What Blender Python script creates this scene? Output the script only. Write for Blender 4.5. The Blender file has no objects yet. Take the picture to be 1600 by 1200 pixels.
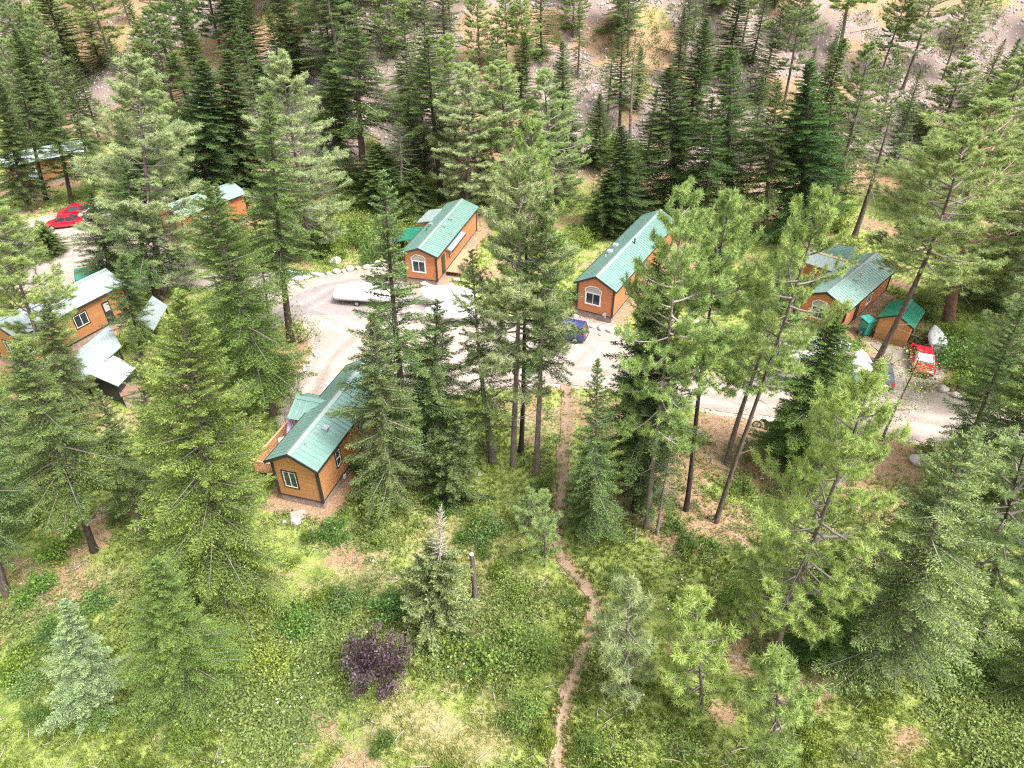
import bpy, math, random
import numpy as np
from mathutils import Vector, Matrix
S = bpy.context.scene
C = S.collection
R = math.radians
# ------------------------------------------------------------------ camera, sky, sun, exposure
CAM_H = 33.0; PITCH = R(35.65); F = 1049.0          # F: focal length in pixels of a 1600 px wide picture
cd = bpy.data.cameras.new('camera'); cam = bpy.data.objects.new('camera', cd); C.objects.link(cam)
cam.location = (0, 0, CAM_H); cam.rotation_euler = (R(90) - PITCH, 0, 0)
cd.sensor_width = 36; cd.lens = 36 * F / 1600; cd.clip_end = 3000; cd.clip_start = 0.5
S.camera = cam
SUN_EL, SUN_AZ = R(58), R(75)                        # azimuth measured from +X towards +Y is set below
sun_dir = Vector((math.cos(SUN_EL) * math.cos(R(-35)), math.cos(SUN_EL) * math.sin(R(-35)), math.sin(SUN_EL)))
w = bpy.data.worlds.new('World'); S.world = w; w.use_nodes = True
nt = w.node_tree; bg = nt.nodes['Background']
sky = nt.nodes.new('ShaderNodeTexSky'); sky.sky_type = 'NISHITA'; sky.sun_disc = False
sky.sun_elevation = SUN_EL; sky.sun_rotation = math.atan2(sun_dir.x, sun_dir.y)
sky.air_density = 1.0; sky.dust_density = 4.0; sky.ozone_density = 1.0
hs = nt.nodes.new('ShaderNodeHueSaturation'); hs.inputs['Saturation'].default_value = 0.12
nt.links.new(sky.outputs[0], hs.inputs['Color']); nt.links.new(hs.outputs[0], bg.inputs['Color'])
bg.inputs['Strength'].default_value = 0.15
sl = bpy.data.lights.new('sun', 'SUN'); so = bpy.data.objects.new('sun', sl); C.objects.link(so)
sl.energy = 2.4; sl.angle = R(20); sl.color = (1.0, 0.95, 0.88)
so.rotation_euler = sun_dir.to_track_quat('Z', 'Y').to_euler(); so.location = (60, -40, 120)
S.view_settings.view_transform = 'Standard'; S.view_settings.look = 'None'; S.view_settings.gamma = 1.0
S.view_settings.exposure = 1.36
S.cycles.use_denoising = False; S.cycles.filter_width = 1.2
S.cycles.max_bounces = 6; S.cycles.diffuse_bounces = 4; S.cycles.transmission_bounces = 4; S.cycles.glossy_bounces = 2
# ------------------------------------------------------------------ noise
_rg = np.random.default_rng(7); _LAT = _rg.random((256, 256))
def vnoise(x, y, s=1.0, o=0):
    x = np.asarray(x, float) / s + 17.3 * o; y = np.asarray(y, float) / s + 31.7 * o
    xi = np.floor(x).astype(int); yi = np.floor(y).astype(int); fx = x - xi; fy = y - yi
    fx = fx * fx * (3 - 2 * fx); fy = fy * fy * (3 - 2 * fy)
    g = lambda a, b: _LAT[a & 255, b & 255]
    return (g(xi, yi) * (1 - fx) + g(xi + 1, yi) * fx) * (1 - fy) + (g(xi, yi + 1) * (1 - fx) + g(xi + 1, yi + 1) * fx) * fy
def fbm(x, y, s, o=0, n=4):
    t = 0; a = 1; k = 0
    for i in range(n):
        t = t + a * vnoise(x, y, s / 2 ** i, o + i * 3); k += a; a *= .55
    return t / k
# ------------------------------------------------------------------ terrain
def hill(x, y):
    x = np.asarray(x, float); y = np.asarray(y, float)
    yb = 88 + 0.55 * np.clip(-25 - x, 0, 80) + 5 * (vnoise(x, x * 0, 22, 5) - .5)
    k = 3.0
    z = 0.62 * k * np.logaddexp(0, (y - yb) / k)
    z = 95 * np.tanh(z / 95)
    return z + np.clip(z / 6, 0, 1) * (fbm(x, y, 9, 11) - .5) * 2.4
def ray(px, py):
    a = (px - 800) / F; b = (600 - py) / F; c, s = math.cos(PITCH), math.sin(PITCH)
    return np.array([a, c + b * s, -s + b * c])
def at(px, py, z=0.0):
    """world point where the sight line of a photo pixel meets height z"""
    d = ray(px, py); t = (z - CAM_H) / d[2]
    return np.array([d[0] * t, d[1] * t, z])
def atg(px, py):
    """world point where the sight line meets the terrain"""
    d = ray(px, py); t = 15.0; step = 0.5
    while t < 700:
        p = np.array([0, 0, CAM_H]) + d * t
        if p[2] < float(hill(p[0], p[1])): break
        t += step
    lo, hi_ = t - step, t
    for _ in range(14):
        m = (lo + hi_) / 2; p = np.array([0, 0, CAM_H]) + d * m
        if p[2] < float(hill(p[0], p[1])): hi_ = m
        else: lo = m
    return np.array([d[0] * hi_, d[1] * hi_, float(hill(d[0] * hi_, d[1] * hi_))])
def G(pts): return np.array([at(*p)[:2] for p in pts])
def in_poly(x, y, P):
    ins = np.zeros(x.shape, bool); n = len(P)
    for i in range(n):
        x0, y0 = P[i]; x1, y1 = P[(i + 1) % n]
        if y0 == y1: continue
        c = ((y0 > y) != (y1 > y)) & (x < (x1 - x0) * (y - y0) / (y1 - y0) + x0)
        ins ^= c
    return ins
def seg_dist(x, y, P, closed=True):
    d = np.full(x.shape, 1e9); n = len(P)
    for i in range(n if closed else n - 1):
        x0, y0 = P[i]; x1, y1 = P[(i + 1) % n]
        dx, dy = x1 - x0, y1 - y0; L = dx * dx + dy * dy + 1e-9
        t = np.clip(((x - x0) * dx + (y - y0) * dy) / L, 0, 1)
        d = np.minimum(d, np.hypot(x - x0 - t * dx, y - y0 - t * dy))
    return d
ROAD = G([(-160,428),(-60,408),(0,398),(20,350),(70,338),(120,336),(190,338),(235,360),(262,395),(330,405),(400,418),(450,441),(478,441),(500,434),(560,424),(625,426),(640,447),
          (690,470),(745,478),(790,500),(850,500),(905,498),(958,507),(1000,530),(1050,560),(1110,592),(1200,598),(1290,602),(1340,606),(1372,592),(1385,560),(1360,536),(1414,547),(1460,548),(1480,560),(1466,580),
          (1462,600),(1490,622),(1530,636),(1600,652),(1760,700),(1760,770),(1600,716),(1500,692),(1440,690),(1360,672),(1250,658),(1130,645),(1040,625),(940,606),
          (860,600),(760,604),(720,612),(690,612),(640,628),(600,660),(560,690),(500,700),(470,690),(450,668),(440,650),(446,626),(456,606),(480,578),(492,548),(492,524),(478,505),(455,497),(425,508),
          (405,500),(398,474),(370,455),(300,446),(240,446),(190,470),(140,470),(80,452),(0,452),(-160,470)])
PAVE = G([(428,500),(440,478),(468,458),(505,444),(560,434),(610,432),(638,456),(690,476),(715,492),(700,505),(650,500),(600,497),(540,493),(480,492)])
PATH = G([(884,596),(886,640),(882,690),(880,730),(877,780),(868,825),(868,850),(884,880),(905,905),(922,925),(928,944),(926,965),(925,990),(916,1015),(903,1040),(893,1070),(880,1110),(872,1160),(870,1230),(880,1400)])
def rect(x, y, yaw, W, L, g=0.4):
    c, s = math.cos(yaw), math.sin(yaw)
    return np.array([(x + c * u - s * v, y + s * u + c * v) for u, v in ((-g, -g), (L + g, -g), (L + g, W + g), (-g, W + g))])
HOUSES = dict(H1=(-12.52, 31.59, 1.295, 3.2, 10.8, 3.85, .95), H2=(-7.83, 63.63, 1.316, 3.55, 13.94, 3.6, .70), H3=(9.55, 55.98, 1.075, 3.68, 18.5, 3.71, 1.0),
              H4=(30.4, 53.4, .80, 4.1, 11.3, 3.2, .92), H5=(-41.2, 47.7, 1.155, 3.92, 10.4, 3.75, .95), H6=(-69.2, 92.5, .78, 3.5, 9.6, 3.7, 1.0), H7=(-38.2, 74.0, 1.0, 4.2, 9.0, 3.7, .9))
HR = [rect(*v[:5], g=.9) for v in HOUSES.values()]
def road_sd(x, y):
    d = seg_dist(x, y, ROAD); return np.where(in_poly(x, y, ROAD), -d, d)
def ground_z(x, y, sd=None):
    x = np.asarray(x, float); y = np.asarray(y, float)
    if sd is None: sd = road_sd(x, y)
    m = np.clip((sd - .3) / 2.5, 0, 1)
    dh = np.full(x.shape, 99.0)
    for h in HR: dh = np.minimum(dh, np.where(in_poly(x, y, h), 0, seg_dist(x, y, h)))
    m = m * np.clip(dh / 2, 0, 1)
    dp = seg_dist(x, y, PATH, False)
    return hill(x, y) + m * ((fbm(x, y, 6, 2) - .5) * .7 + (vnoise(x, y, .9, 4) - .5) * .08) * np.clip(dp / 1.5, .25, 1) - .06 * (1 - np.clip(dp / .9, 0, 1)) - .03 * np.clip(-sd, 0, 1)
def spots(x, y, L):
    """soft patches given as photo pixel centre, radius in metres, strength"""
    t = np.zeros(np.shape(x))
    for px, py, r, k in L:
        c = atg(px, py); t = t + k * np.exp(-((x - c[0]) ** 2 + (y - c[1]) ** 2) / (r * r))
    return t
DUFF = [(60,870,5,.5),(150,820,3,.45),(1000,820,3.5,.5),(1120,810,3,.45),(960,700,4,.35),(1080,720,4,.4),(1180,700,4,.45),(1400,740,3.5,.5),(1380,830,3,.4),(780,700,3.5,.35),(850,660,3,.35),(790,740,2.5,.3),(1250,660,4,.35),
        (540,870,2.5,.35),(480,880,2,.35),(560,760,2,.4),(440,540,4,.5),(460,580,3,.3),(1010,760,3,.4),(1240,1020,3,.4),(1200,740,3,.35),(545,385,3,.35),(420,985,1.6,.3),(1440,1040,2,.2),(900,620,3,.4),(1130,660,4,.4),(1300,700,3,.4),(430,600,3,.3)]
SCREE = [(608,190,4,1),(600,225,3,.8),(915,200,5,1),(905,240,3,.7),(1412,190,5,1),(1405,235,4,1),(1330,250,5,.5),(1180,160,5,.6)]
GREEN = [(650,800,3.5,.5),(540,830,2.5,.4),(300,900,4,.4),(560,960,4,.5),(480,1030,4,.5),(700,1000,4,.45),(800,950,3,.45),(230,860,3,.3),(420,1040,3,.4),(1260,900,3.5,.4),(1100,880,2,.15),(1450,1030,4,.5),(1560,1040,4,.5),(60,1010,4,.3),(80,790,3.5,.35),(420,600,3,.3),(400,760,4,.3),(560,370,9,.4),(480,345,8,.4),(900,260,8,.2),(660,720,3,.3)]
def fields(x, y):
    n = fbm(x, y, 7, 21, 5); n2 = fbm(x, y, 2.2, 31, 3)
    duff = np.clip((n - .53) * 4 + (n2 - .5) * 2.2 + spots(x, y, DUFF) * 1.9 - spots(x, y, GREEN) * 1.4 + .02, 0, 1)
    straw = np.clip((fbm(x, y, 4, 41, 4) - .5) * 4 + (n2 - .5) + .08, 0, 1)
    scree = np.clip((np.asarray(hill(x, y)) - 1.0) / 4, 0, 1) * np.clip(.72 + (fbm(x, y, 11, 51, 4) - .50) * 7 + spots(x, y, SCREE), 0, 1)
    up = np.clip((np.asarray(hill(x, y)) - .3) / 2, 0, 1)
    duff = np.maximum(duff, up * np.clip(.72 + (fbm(x, y, 8, 55, 4) - .4) * 1.6, .55, 1)); straw = straw * (1 - .6 * up)
    return duff, straw, scree
# ------------------------------------------------------------------ object helpers
def tag(o, label=None, cat=None, group=None, kind=None):
    if label: o['label'] = label
    if cat: o['category'] = cat
    if group: o['group'] = group
    if kind: o['kind'] = kind
    return o
def thing(name, label, cat, loc=(0, 0, 0), rz=0, group=None):
    o = bpy.data.objects.new(name, None); o.empty_display_size = .3; C.objects.link(o)
    o.location = loc; o.rotation_euler = (0, 0, rz); return tag(o, label, cat, group)
def mesh_np(name, V, Fc, mat, attrs=None, smooth=False):
    V = np.asarray(V, np.float32); Fc = np.asarray(Fc, np.int32); k = Fc.shape[1]
    me = bpy.data.meshes.new(name); me.vertices.add(len(V)); me.vertices.foreach_set('co', V.ravel())
    me.loops.add(Fc.size); me.loops.foreach_set('vertex_index', Fc.ravel())
    me.polygons.add(len(Fc)); me.polygons.foreach_set('loop_start', np.arange(0, Fc.size, k, dtype=np.int32))
    me.polygons.foreach_set('loop_total', np.full(len(Fc), k, np.int32))
    if smooth: me.polygons.foreach_set('use_smooth', np.ones(len(Fc), bool))
    for n_, a in (attrs or {}).items():
        me.attributes.new(n_, 'FLOAT', 'POINT').data.foreach_set('value', np.asarray(a, np.float32))
    me.update(calc_edges=True); me.materials.append(mat); return me
def link(name, me, parent=None, smooth=False):
    o = bpy.data.objects.new(name, me); C.objects.link(o); o.parent = parent; return o
class MB:
    def __init__(s): s.v = []; s.f = []
    def add(s, v, f):
        n = len(s.v); s.v += [tuple(p) for p in v]; s.f += [tuple(i + n for i in q) for q in f]; return s
    def box(s, c, d, rz=0, rx=0, ry=0):
        M = Matrix.Rotation(rz, 3, 'Z') @ Matrix.Rotation(ry, 3, 'Y') @ Matrix.Rotation(rx, 3, 'X'); c = Vector(c)
        v = [c + M @ Vector((a * d[0] / 2, b * d[1] / 2, e * d[2] / 2)) for a in (-1, 1) for b in (-1, 1) for e in (-1, 1)]
        return s.add(v, [(0, 1, 3, 2), (4, 6, 7, 5), (0, 4, 5, 1), (2, 3, 7, 6), (0, 2, 6, 4), (1, 5, 7, 3)])
    def bx(s, x0, x1, y0, y1, z0, z1): return s.box(((x0 + x1) / 2, (y0 + y1) / 2, (z0 + z1) / 2), (abs(x1 - x0), abs(y1 - y0), abs(z1 - z0)))
    def slab(s, q, t):
        """four corners (top face, counter-clockwise from above) with thickness t downwards"""
        q = [Vector(p) for p in q]; n = (q[1] - q[0]).cross(q[3] - q[0]).normalized()
        if n.z < 0: q.reverse(); n = -n
        return s.add(q + [p - n * t for p in q], [(0, 1, 2, 3), (7, 6, 5, 4), (0, 4, 5, 1), (1, 5, 6, 2), (2, 6, 7, 3), (3, 7, 4, 0)])
    def bar(s, p, q, w, h, up=(0, 0, 1)):
        p = Vector(p); q = Vector(q); d = (q - p).normalized(); sd = d.cross(Vector(up))
        if sd.length < 1e-4: sd = d.cross(Vector((1, 0, 0)))
        sd.normalize(); u = sd.cross(d); a = sd * w / 2; b = u * h / 2
        v = [p - a - b, p + a - b, p + a + b, p - a + b, q - a - b, q + a - b, q + a + b, q - a + b]
        return s.add(v, [(3, 2, 1, 0), (4, 5, 6, 7), (0, 1, 5, 4), (1, 2, 6, 5), (2, 3, 7, 6), (3, 0, 4, 7)])
    def tube(s, pts, rad, n=8, cap=True):
        pts = [Vector(p) for p in pts]; r0 = len(s.v); rings = []
        for i, p in enumerate(pts):
            d = (pts[min(i + 1, len(pts) - 1)] - pts[max(i - 1, 0)]).normalized()
            a = d.cross(Vector((0, 0, 1)));
            if a.length < .05: a = d.cross(Vector((1, 0, 0)))
            a.normalize(); b = d.cross(a); r = rad[i] if hasattr(rad, '__len__') else rad
            rings.append([p + (a * math.cos(2 * math.pi * k / n) + b * math.sin(2 * math.pi * k / n)) * r for k in range(n)])
        s.v += [tuple(p) for g in rings for p in g]
        for i in range(len(pts) - 1):
            for k in range(n): s.f.append((r0 + i * n + k, r0 + i * n + (k + 1) % n, r0 + (i + 1) * n + (k + 1) % n, r0 + (i + 1) * n + k))
        if cap: s.f.append(tuple(r0 + k for k in reversed(range(n)))); s.f.append(tuple(r0 + (len(pts) - 1) * n + k for k in range(n)))
        return s
    def loft(s, secs):
        n = len(secs[0]); r0 = len(s.v)
        for g in secs: s.v += [tuple(p) for p in g]
        for i in range(len(secs) - 1):
            for k in range(n): s.f.append((r0 + i * n + k, r0 + i * n + (k + 1) % n, r0 + (i + 1) * n + (k + 1) % n, r0 + (i + 1) * n + k))
        s.f.append(tuple(r0 + k for k in reversed(range(n)))); s.f.append(tuple(r0 + (len(secs) - 1) * n + k for k in range(n))); return s
    def prism(s, poly, u0, u1, ax='x'):
        """poly of (v,z) extruded along the long axis"""
        f = (lambda u, v, z: (u, v, z)) if ax == 'x' else (lambda u, v, z: (v, u, z))
        return s.loft([[f(u0, *p) for p in poly], [f(u1, *p) for p in poly]])
    def build(s, name, mat, parent=None, smooth=False, bevel=0):
        me = bpy.data.meshes.new(name); me.from_pydata(s.v, [], s.f); me.materials.append(mat)
        import bmesh
        b = bmesh.new(); b.from_mesh(me); bmesh.ops.recalc_face_normals(b, faces=b.faces)
        if bevel: bmesh.ops.bevel(b, geom=list(b.edges), offset=bevel, segments=2, affect='EDGES', clamp_overlap=True)
        b.to_mesh(me); b.free()
        if smooth:
            for p in me.polygons: p.use_smooth = True
            me.set_sharp_from_angle(angle=R(40))
        o = bpy.data.objects.new(name, me); C.objects.link(o); o.parent = parent; return o
# ------------------------------------------------------------------ materials
def newmat(name):
    m = bpy.data.materials.new(name); m.use_nodes = True; t = m.node_tree
    return m, t, t.nodes['Principled BSDF']
def nd(t, typ, **k):
    n = t.nodes.new(typ)
    for a, b in k.items(): setattr(n, a, b)
    return n
def mixc(t, fac, a, b, mode='MIX'):
    n = t.nodes.new('ShaderNodeMix'); n.data_type = 'RGBA'; n.blend_type = mode
    for sock, v in ((n.inputs[0], fac), (n.inputs[6], a), (n.inputs[7], b)):
        if hasattr(v, 'default_value') or hasattr(v, 'is_output'): t.links.new(v, sock)
        elif isinstance(v, (int, float)): sock.default_value = v
        else: sock.default_value = (*v, 1)
    return n.outputs[2]
def noise(t, scale, detail=4, coord=None, rough=.6, obj=True):
    tc = t.nodes.new('ShaderNodeTexCoord') if coord is None else None
    n = t.nodes.new('ShaderNodeTexNoise'); n.inputs['Scale'].default_value = scale; n.inputs['Detail'].default_value = detail; n.inputs['Roughness'].default_value = rough
    t.links.new(tc.outputs['Object'] if tc else coord, n.inputs['Vector']); return n.outputs[0]
def ramp(t, fac, stops):
    n = t.nodes.new('ShaderNodeValToRGB'); e = n.color_ramp.elements
    e[0].position, e[0].color = stops[0][0], (*stops[0][1], 1); e[1].position, e[1].color = stops[-1][0], (*stops[-1][1], 1)
    for p, c in stops[1:-1]: k = e.new(p); k.color = (*c, 1)
    t.links.new(fac, n.inputs[0]); return n.outputs[0]
def simple(name, col, rough=.6, metal=0, var=.15, scale=3, bump=0, spec=.5):
    m, t, b = newmat(name); n = noise(t, scale)
    c = mixc(t, ramp(t, n, [(.3, (0, 0, 0)), (.7, (1, 1, 1))]), tuple(x * (1 - var) for x in col), tuple(min(1, x * (1 + var)) for x in col))
    t.links.new(c, b.inputs['Base Color']); b.inputs['Roughness'].default_value = rough; b.inputs['Metallic'].default_value = metal
    b.inputs['Specular IOR Level'].default_value = spec
    if bump:
        bp = t.nodes.new('ShaderNodeBump'); bp.inputs['Distance'].default_value = bump; t.links.new(noise(t, scale * 6), bp.inputs['Height']); t.links.new(bp.outputs[0], b.inputs['Normal'])
    return m
def foliage(name, stops, trans=.42, hue=.012, rough=.55):
    m, t, b = newmat(name)
    a = nd(t, 'ShaderNodeAttribute', attribute_name='tint'); oi = t.nodes.new('ShaderNodeObjectInfo')
    c = ramp(t, a.outputs['Fac'], stops)
    c = mixc(t, 1.0, c, oi.outputs['Color'], 'MULTIPLY')
    h = t.nodes.new('ShaderNodeHueSaturation'); mr = t.nodes.new('ShaderNodeMapRange')
    mr.inputs['To Min'].default_value = .5 - hue; mr.inputs['To Max'].default_value = .5 + hue
    t.links.new(oi.outputs['Random'], mr.inputs['Value']); t.links.new(mr.outputs[0], h.inputs['Hue'])
    t.links.new(c, h.inputs['Color']); c = h.outputs[0]
    t.links.new(c, b.inputs['Base Color']); b.inputs['Roughness'].default_value = rough; b.inputs['Specular IOR Level'].default_value = .35
    tr = t.nodes.new('ShaderNodeBsdfTranslucent'); t.links.new(c, tr.inputs['Color'])
    mx = t.nodes.new('ShaderNodeMixShader'); mx.inputs[0].default_value = trans
    t.links.new(b.outputs[0], mx.inputs[1]); t.links.new(tr.outputs[0], mx.inputs[2])
    t.links.new(mx.outputs[0], t.nodes['Material Output'].inputs['Surface']); return m
M = {}
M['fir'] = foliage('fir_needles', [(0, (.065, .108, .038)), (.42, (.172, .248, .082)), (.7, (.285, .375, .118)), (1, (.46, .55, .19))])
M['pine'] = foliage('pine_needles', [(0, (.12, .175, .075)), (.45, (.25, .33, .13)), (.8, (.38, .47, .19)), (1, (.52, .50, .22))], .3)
M['leaf'] = foliage('broad_leaves', [(0, (.075, .115, .038)), (.5, (.19, .26, .075)), (1, (.38, .45, .14))], .35)
M['grass'] = foliage('grass_blades', [(0, (.19, .27, .06)), (.35, (.35, .43, .11)), (.6, (.48, .52, .17)), (.8, (.50, .47, .24)), (1, (.50, .41, .27))], .35, 0)
M['dead'] = simple('dead_twigs', (.36, .31, .27), .9, var=.3)
def bark(name, a, b_):
    m, t, b = newmat(name); tc = t.nodes.new('ShaderNodeTexCoord'); mp = t.nodes.new('ShaderNodeMapping'); mp.inputs['Scale'].default_value = (1, 1, .25)
    t.links.new(tc.outputs['Object'], mp.inputs[0]); n = noise(t, 9, 5, mp.outputs[0]); oi = t.nodes.new('ShaderNodeObjectInfo')
    c = ramp(t, n, [(.3, a), (.65, b_)]); c = mixc(t, 1.0, c, oi.outputs['Color'], 'MULTIPLY')
    lm = nd(t, 'ShaderNodeAttribute', attribute_name='limb'); c = mixc(t, lm.outputs['Fac'], c, mixc(t, 1.0, mixc(t, n, (.12, .10, .09), (.34, .30, .27)), mixc(t, 1.0, oi.outputs['Color'], (1, 1, 1), 'LIGHTEN'), 'MULTIPLY'))
    t.links.new(c, b.inputs['Base Color']); b.inputs['Roughness'].default_value = .95; b.inputs['Specular IOR Level'].default_value = .15
    bp = t.nodes.new('ShaderNodeBump'); bp.inputs['Distance'].default_value = .04; t.links.new(n, bp.inputs['Height']); t.links.new(bp.outputs[0], b.inputs['Normal']); return m
M['bark'] = bark('bark', (.075, .058, .05), (.19, .155, .135))
def siding(name, col):
    m, t, b = newmat(name); tc = t.nodes.new('ShaderNodeTexCoord'); sp = t.nodes.new('ShaderNodeSeparateXYZ'); t.links.new(tc.outputs['Object'], sp.inputs[0])
    d = nd(t, 'ShaderNodeMath', operation='MULTIPLY'); d.inputs[1].default_value = 1 / .17; t.links.new(sp.outputs['Z'], d.inputs[0])
    fr = nd(t, 'ShaderNodeMath', operation='FRACT'); t.links.new(d.outputs[0], fr.inputs[0])
    fl = nd(t, 'ShaderNodeMath', operation='FLOOR'); t.links.new(d.outputs[0], fl.inputs[0])
    wn = nd(t, 'ShaderNodeTexWhiteNoise', noise_dimensions='1D'); t.links.new(fl.outputs[0], wn.inputs['W'])
    groove = ramp(t, fr.outputs[0], [(0, (.35, .35, .35)), (.12, (1, 1, 1)), (1, (1, 1, 1))])
    mp = t.nodes.new('ShaderNodeMapping'); mp.inputs['Scale'].default_value = (.6, .6, 7); t.links.new(tc.outputs['Object'], mp.inputs[0])
    g = noise(t, 2.5, 5, mp.outputs[0])
    c = mixc(t, g, tuple(x * .72 for x in col), tuple(x * 1.3 for x in col)); c = mixc(t, wn.outputs['Value'], c, mixc(t, .82, (0, 0, 0), c))
    c = mixc(t, 1.0, c, groove, 'MULTIPLY')
    c = mixc(t, ramp(t, noise(t, .9, 6, rough=.7), [(.45, (0, 0, 0)), (.75, (.35, .35, .35))]), c, tuple(x * .6 + .06 for x in col)); c = mixc(t, ramp(t, sp.outputs['Z'], [(.6, (.5, .5, .5)), (1.0, (0, 0, 0))]), c, (.20, .14, .10))
    t.links.new(c, b.inputs['Base Color']); b.inputs['Roughness'].default_value = .6
    bp = t.nodes.new('ShaderNodeBump'); bp.inputs['Distance'].default_value = .02; t.links.new(fr.outputs[0], bp.inputs['Height']); t.links.new(bp.outputs[0], b.inputs['Normal']); return m
M['cedar'] = siding('cedar_siding', (.66, .31, .115)); M['cedar_red'] = siding('orange_siding', (.66, .24, .095)); M['cedar_tan'] = siding('tan_siding', (.52, .23, .10))
def metal_roof(name, col, rough=.38):
    m, t, b = newmat(name); n = noise(t, 1.3, 5); c = mixc(t, n, tuple(x * .86 for x in col), tuple(min(1, x * 1.16) for x in col))
    n2 = noise(t, 14, 3); c = mixc(t, ramp(t, n2, [(.58, (0, 0, 0)), (.76, (.3, .3, .3))]), c, (.36, .31, .22)); c = mixc(t, ramp(t, noise(t, .8, 6, rough=.75), [(.52, (0, 0, 0)), (.7, (.4, .4, .4))]), c, (.30, .31, .27))
    t.links.new(c, b.inputs['Base Color']); b.inputs['Roughness'].default_value = rough; b.inputs['Metallic'].default_value = .3; b.inputs['Specular IOR Level'].default_value = .8
    b.inputs['Coat Weight'].default_value = .25; b.inputs['Coat Roughness'].default_value = .3; return m
M['roof'] = metal_roof('green_metal_roof', (.19, .33, .29)); M['roof_pale_sheen'] = metal_roof('pale_sheen_metal_roof', (.38, .45, .45), .35); M['roof_green'] = metal_roof('bright_green_metal', (.03, .27, .17), .4)  # pale version: green roof metal lightened, grazing sky reflection put into its colour
M['roof_white'] = metal_roof('white_metal_roof', (.80, .80, .82), .4)
M['cap'] = metal_roof('ridge_metal', (.30, .39, .37), .3)
M['dark'] = simple('dark_trim', (.025, .03, .03), .5); M['white'] = simple('white_paint', (.78, .77, .75), .45, var=.05); M['skirt'] = simple('concrete_skirting', (.30, .235, .20), .9, var=.25, bump=.01)
M['tan'] = simple('tan_trim', (.60, .42, .28), .7); M['deck'] = simple('deck_boards', (.42, .27, .16), .8, var=.25, scale=5); M['rail'] = simple('cedar_rail', (.62, .32, .17), .6)
M['black'] = simple('black_rubber', (.02, .02, .02), .7); M['tyre'] = M['black']; M['rim'] = simple('alloy_rim', (.45, .45, .47), .3, .8, var=.05)
def glass(name, col=(.03, .035, .04)):
    m, t, b = newmat(name); t.links.new(mixc(t, noise(t, 2), tuple(x * .6 for x in col), tuple(x * 1.8 for x in col)), b.inputs['Base Color']); b.inputs['Roughness'].default_value = .06; b.inputs['Specular IOR Level'].default_value = .8; return m
M['glass'] = glass('window_glass'); M['blind'] = simple('window_blind', (.42, .40, .34), .5, var=.08)
def paint(name, col):
    m, t, b = newmat(name); t.links.new(mixc(t, noise(t, 1.5), tuple(x * .92 for x in col), tuple(min(1, x * 1.06) for x in col)), b.inputs['Base Color']); b.inputs['Roughness'].default_value = .28; b.inputs['Coat Weight'].default_value = .8; b.inputs['Coat Roughness'].default_value = .05; return m
M['red'] = paint('red_paint', (.46, .006, .028)); M['blue'] = paint('blue_paint', (.02, .035, .14)); M['wpaint'] = paint('white_car_paint', (.78, .78, .78)); M['silver'] = paint('silver_paint', (.10, .11, .12))
M['tarp'] = simple('white_boat_cover', (.80, .80, .82), .6, var=.08, bump=.02); M['greytarp'] = simple('grey_boat_cover', (.33, .29, .28), .7, var=.15, bump=.02)
M['hullblue'] = paint('blue_hull', (.04, .22, .50)); M['hullwhite'] = paint('white_hull', (.75, .76, .78)); M['sky_blue'] = simple('light_blue_plastic', (.25, .55, .75), .4)
M['taillight'] = simple('tail_light_lens', (.75, .04, .02), .2); M['headlight'] = simple('headlight_lens', (.75, .77, .8), .15)
M['lilac'] = simple('lilac_cloth', (.62, .52, .68), .9, var=.12, scale=6); M['tealbin'] = simple('green_plastic', (.05, .36, .30), .45); M['galv'] = simple('galvanised_steel', (.50, .52, .55), .35, .6)
def rockmat(name, a, b_):
    m, t, b = newmat(name); n = noise(t, 2.2, 8, rough=.65); oi = t.nodes.new('ShaderNodeObjectInfo')
    c = ramp(t, n, [(.3, a), (.68, b_)]); c = mixc(t, .12, c, oi.outputs['Random'])
    t.links.new(c, b.inputs['Base Color']); b.inputs['Roughness'].default_value = .9
    bp = t.nodes.new('ShaderNodeBump'); bp.inputs['Distance'].default_value = .06; t.links.new(noise(t, 6, 8), bp.inputs['Height']); t.links.new(bp.outputs[0], b.inputs['Normal']); return m
M['rock'] = rockmat('granite_boulder', (.33, .27, .25), (.62, .56, .54))
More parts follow.
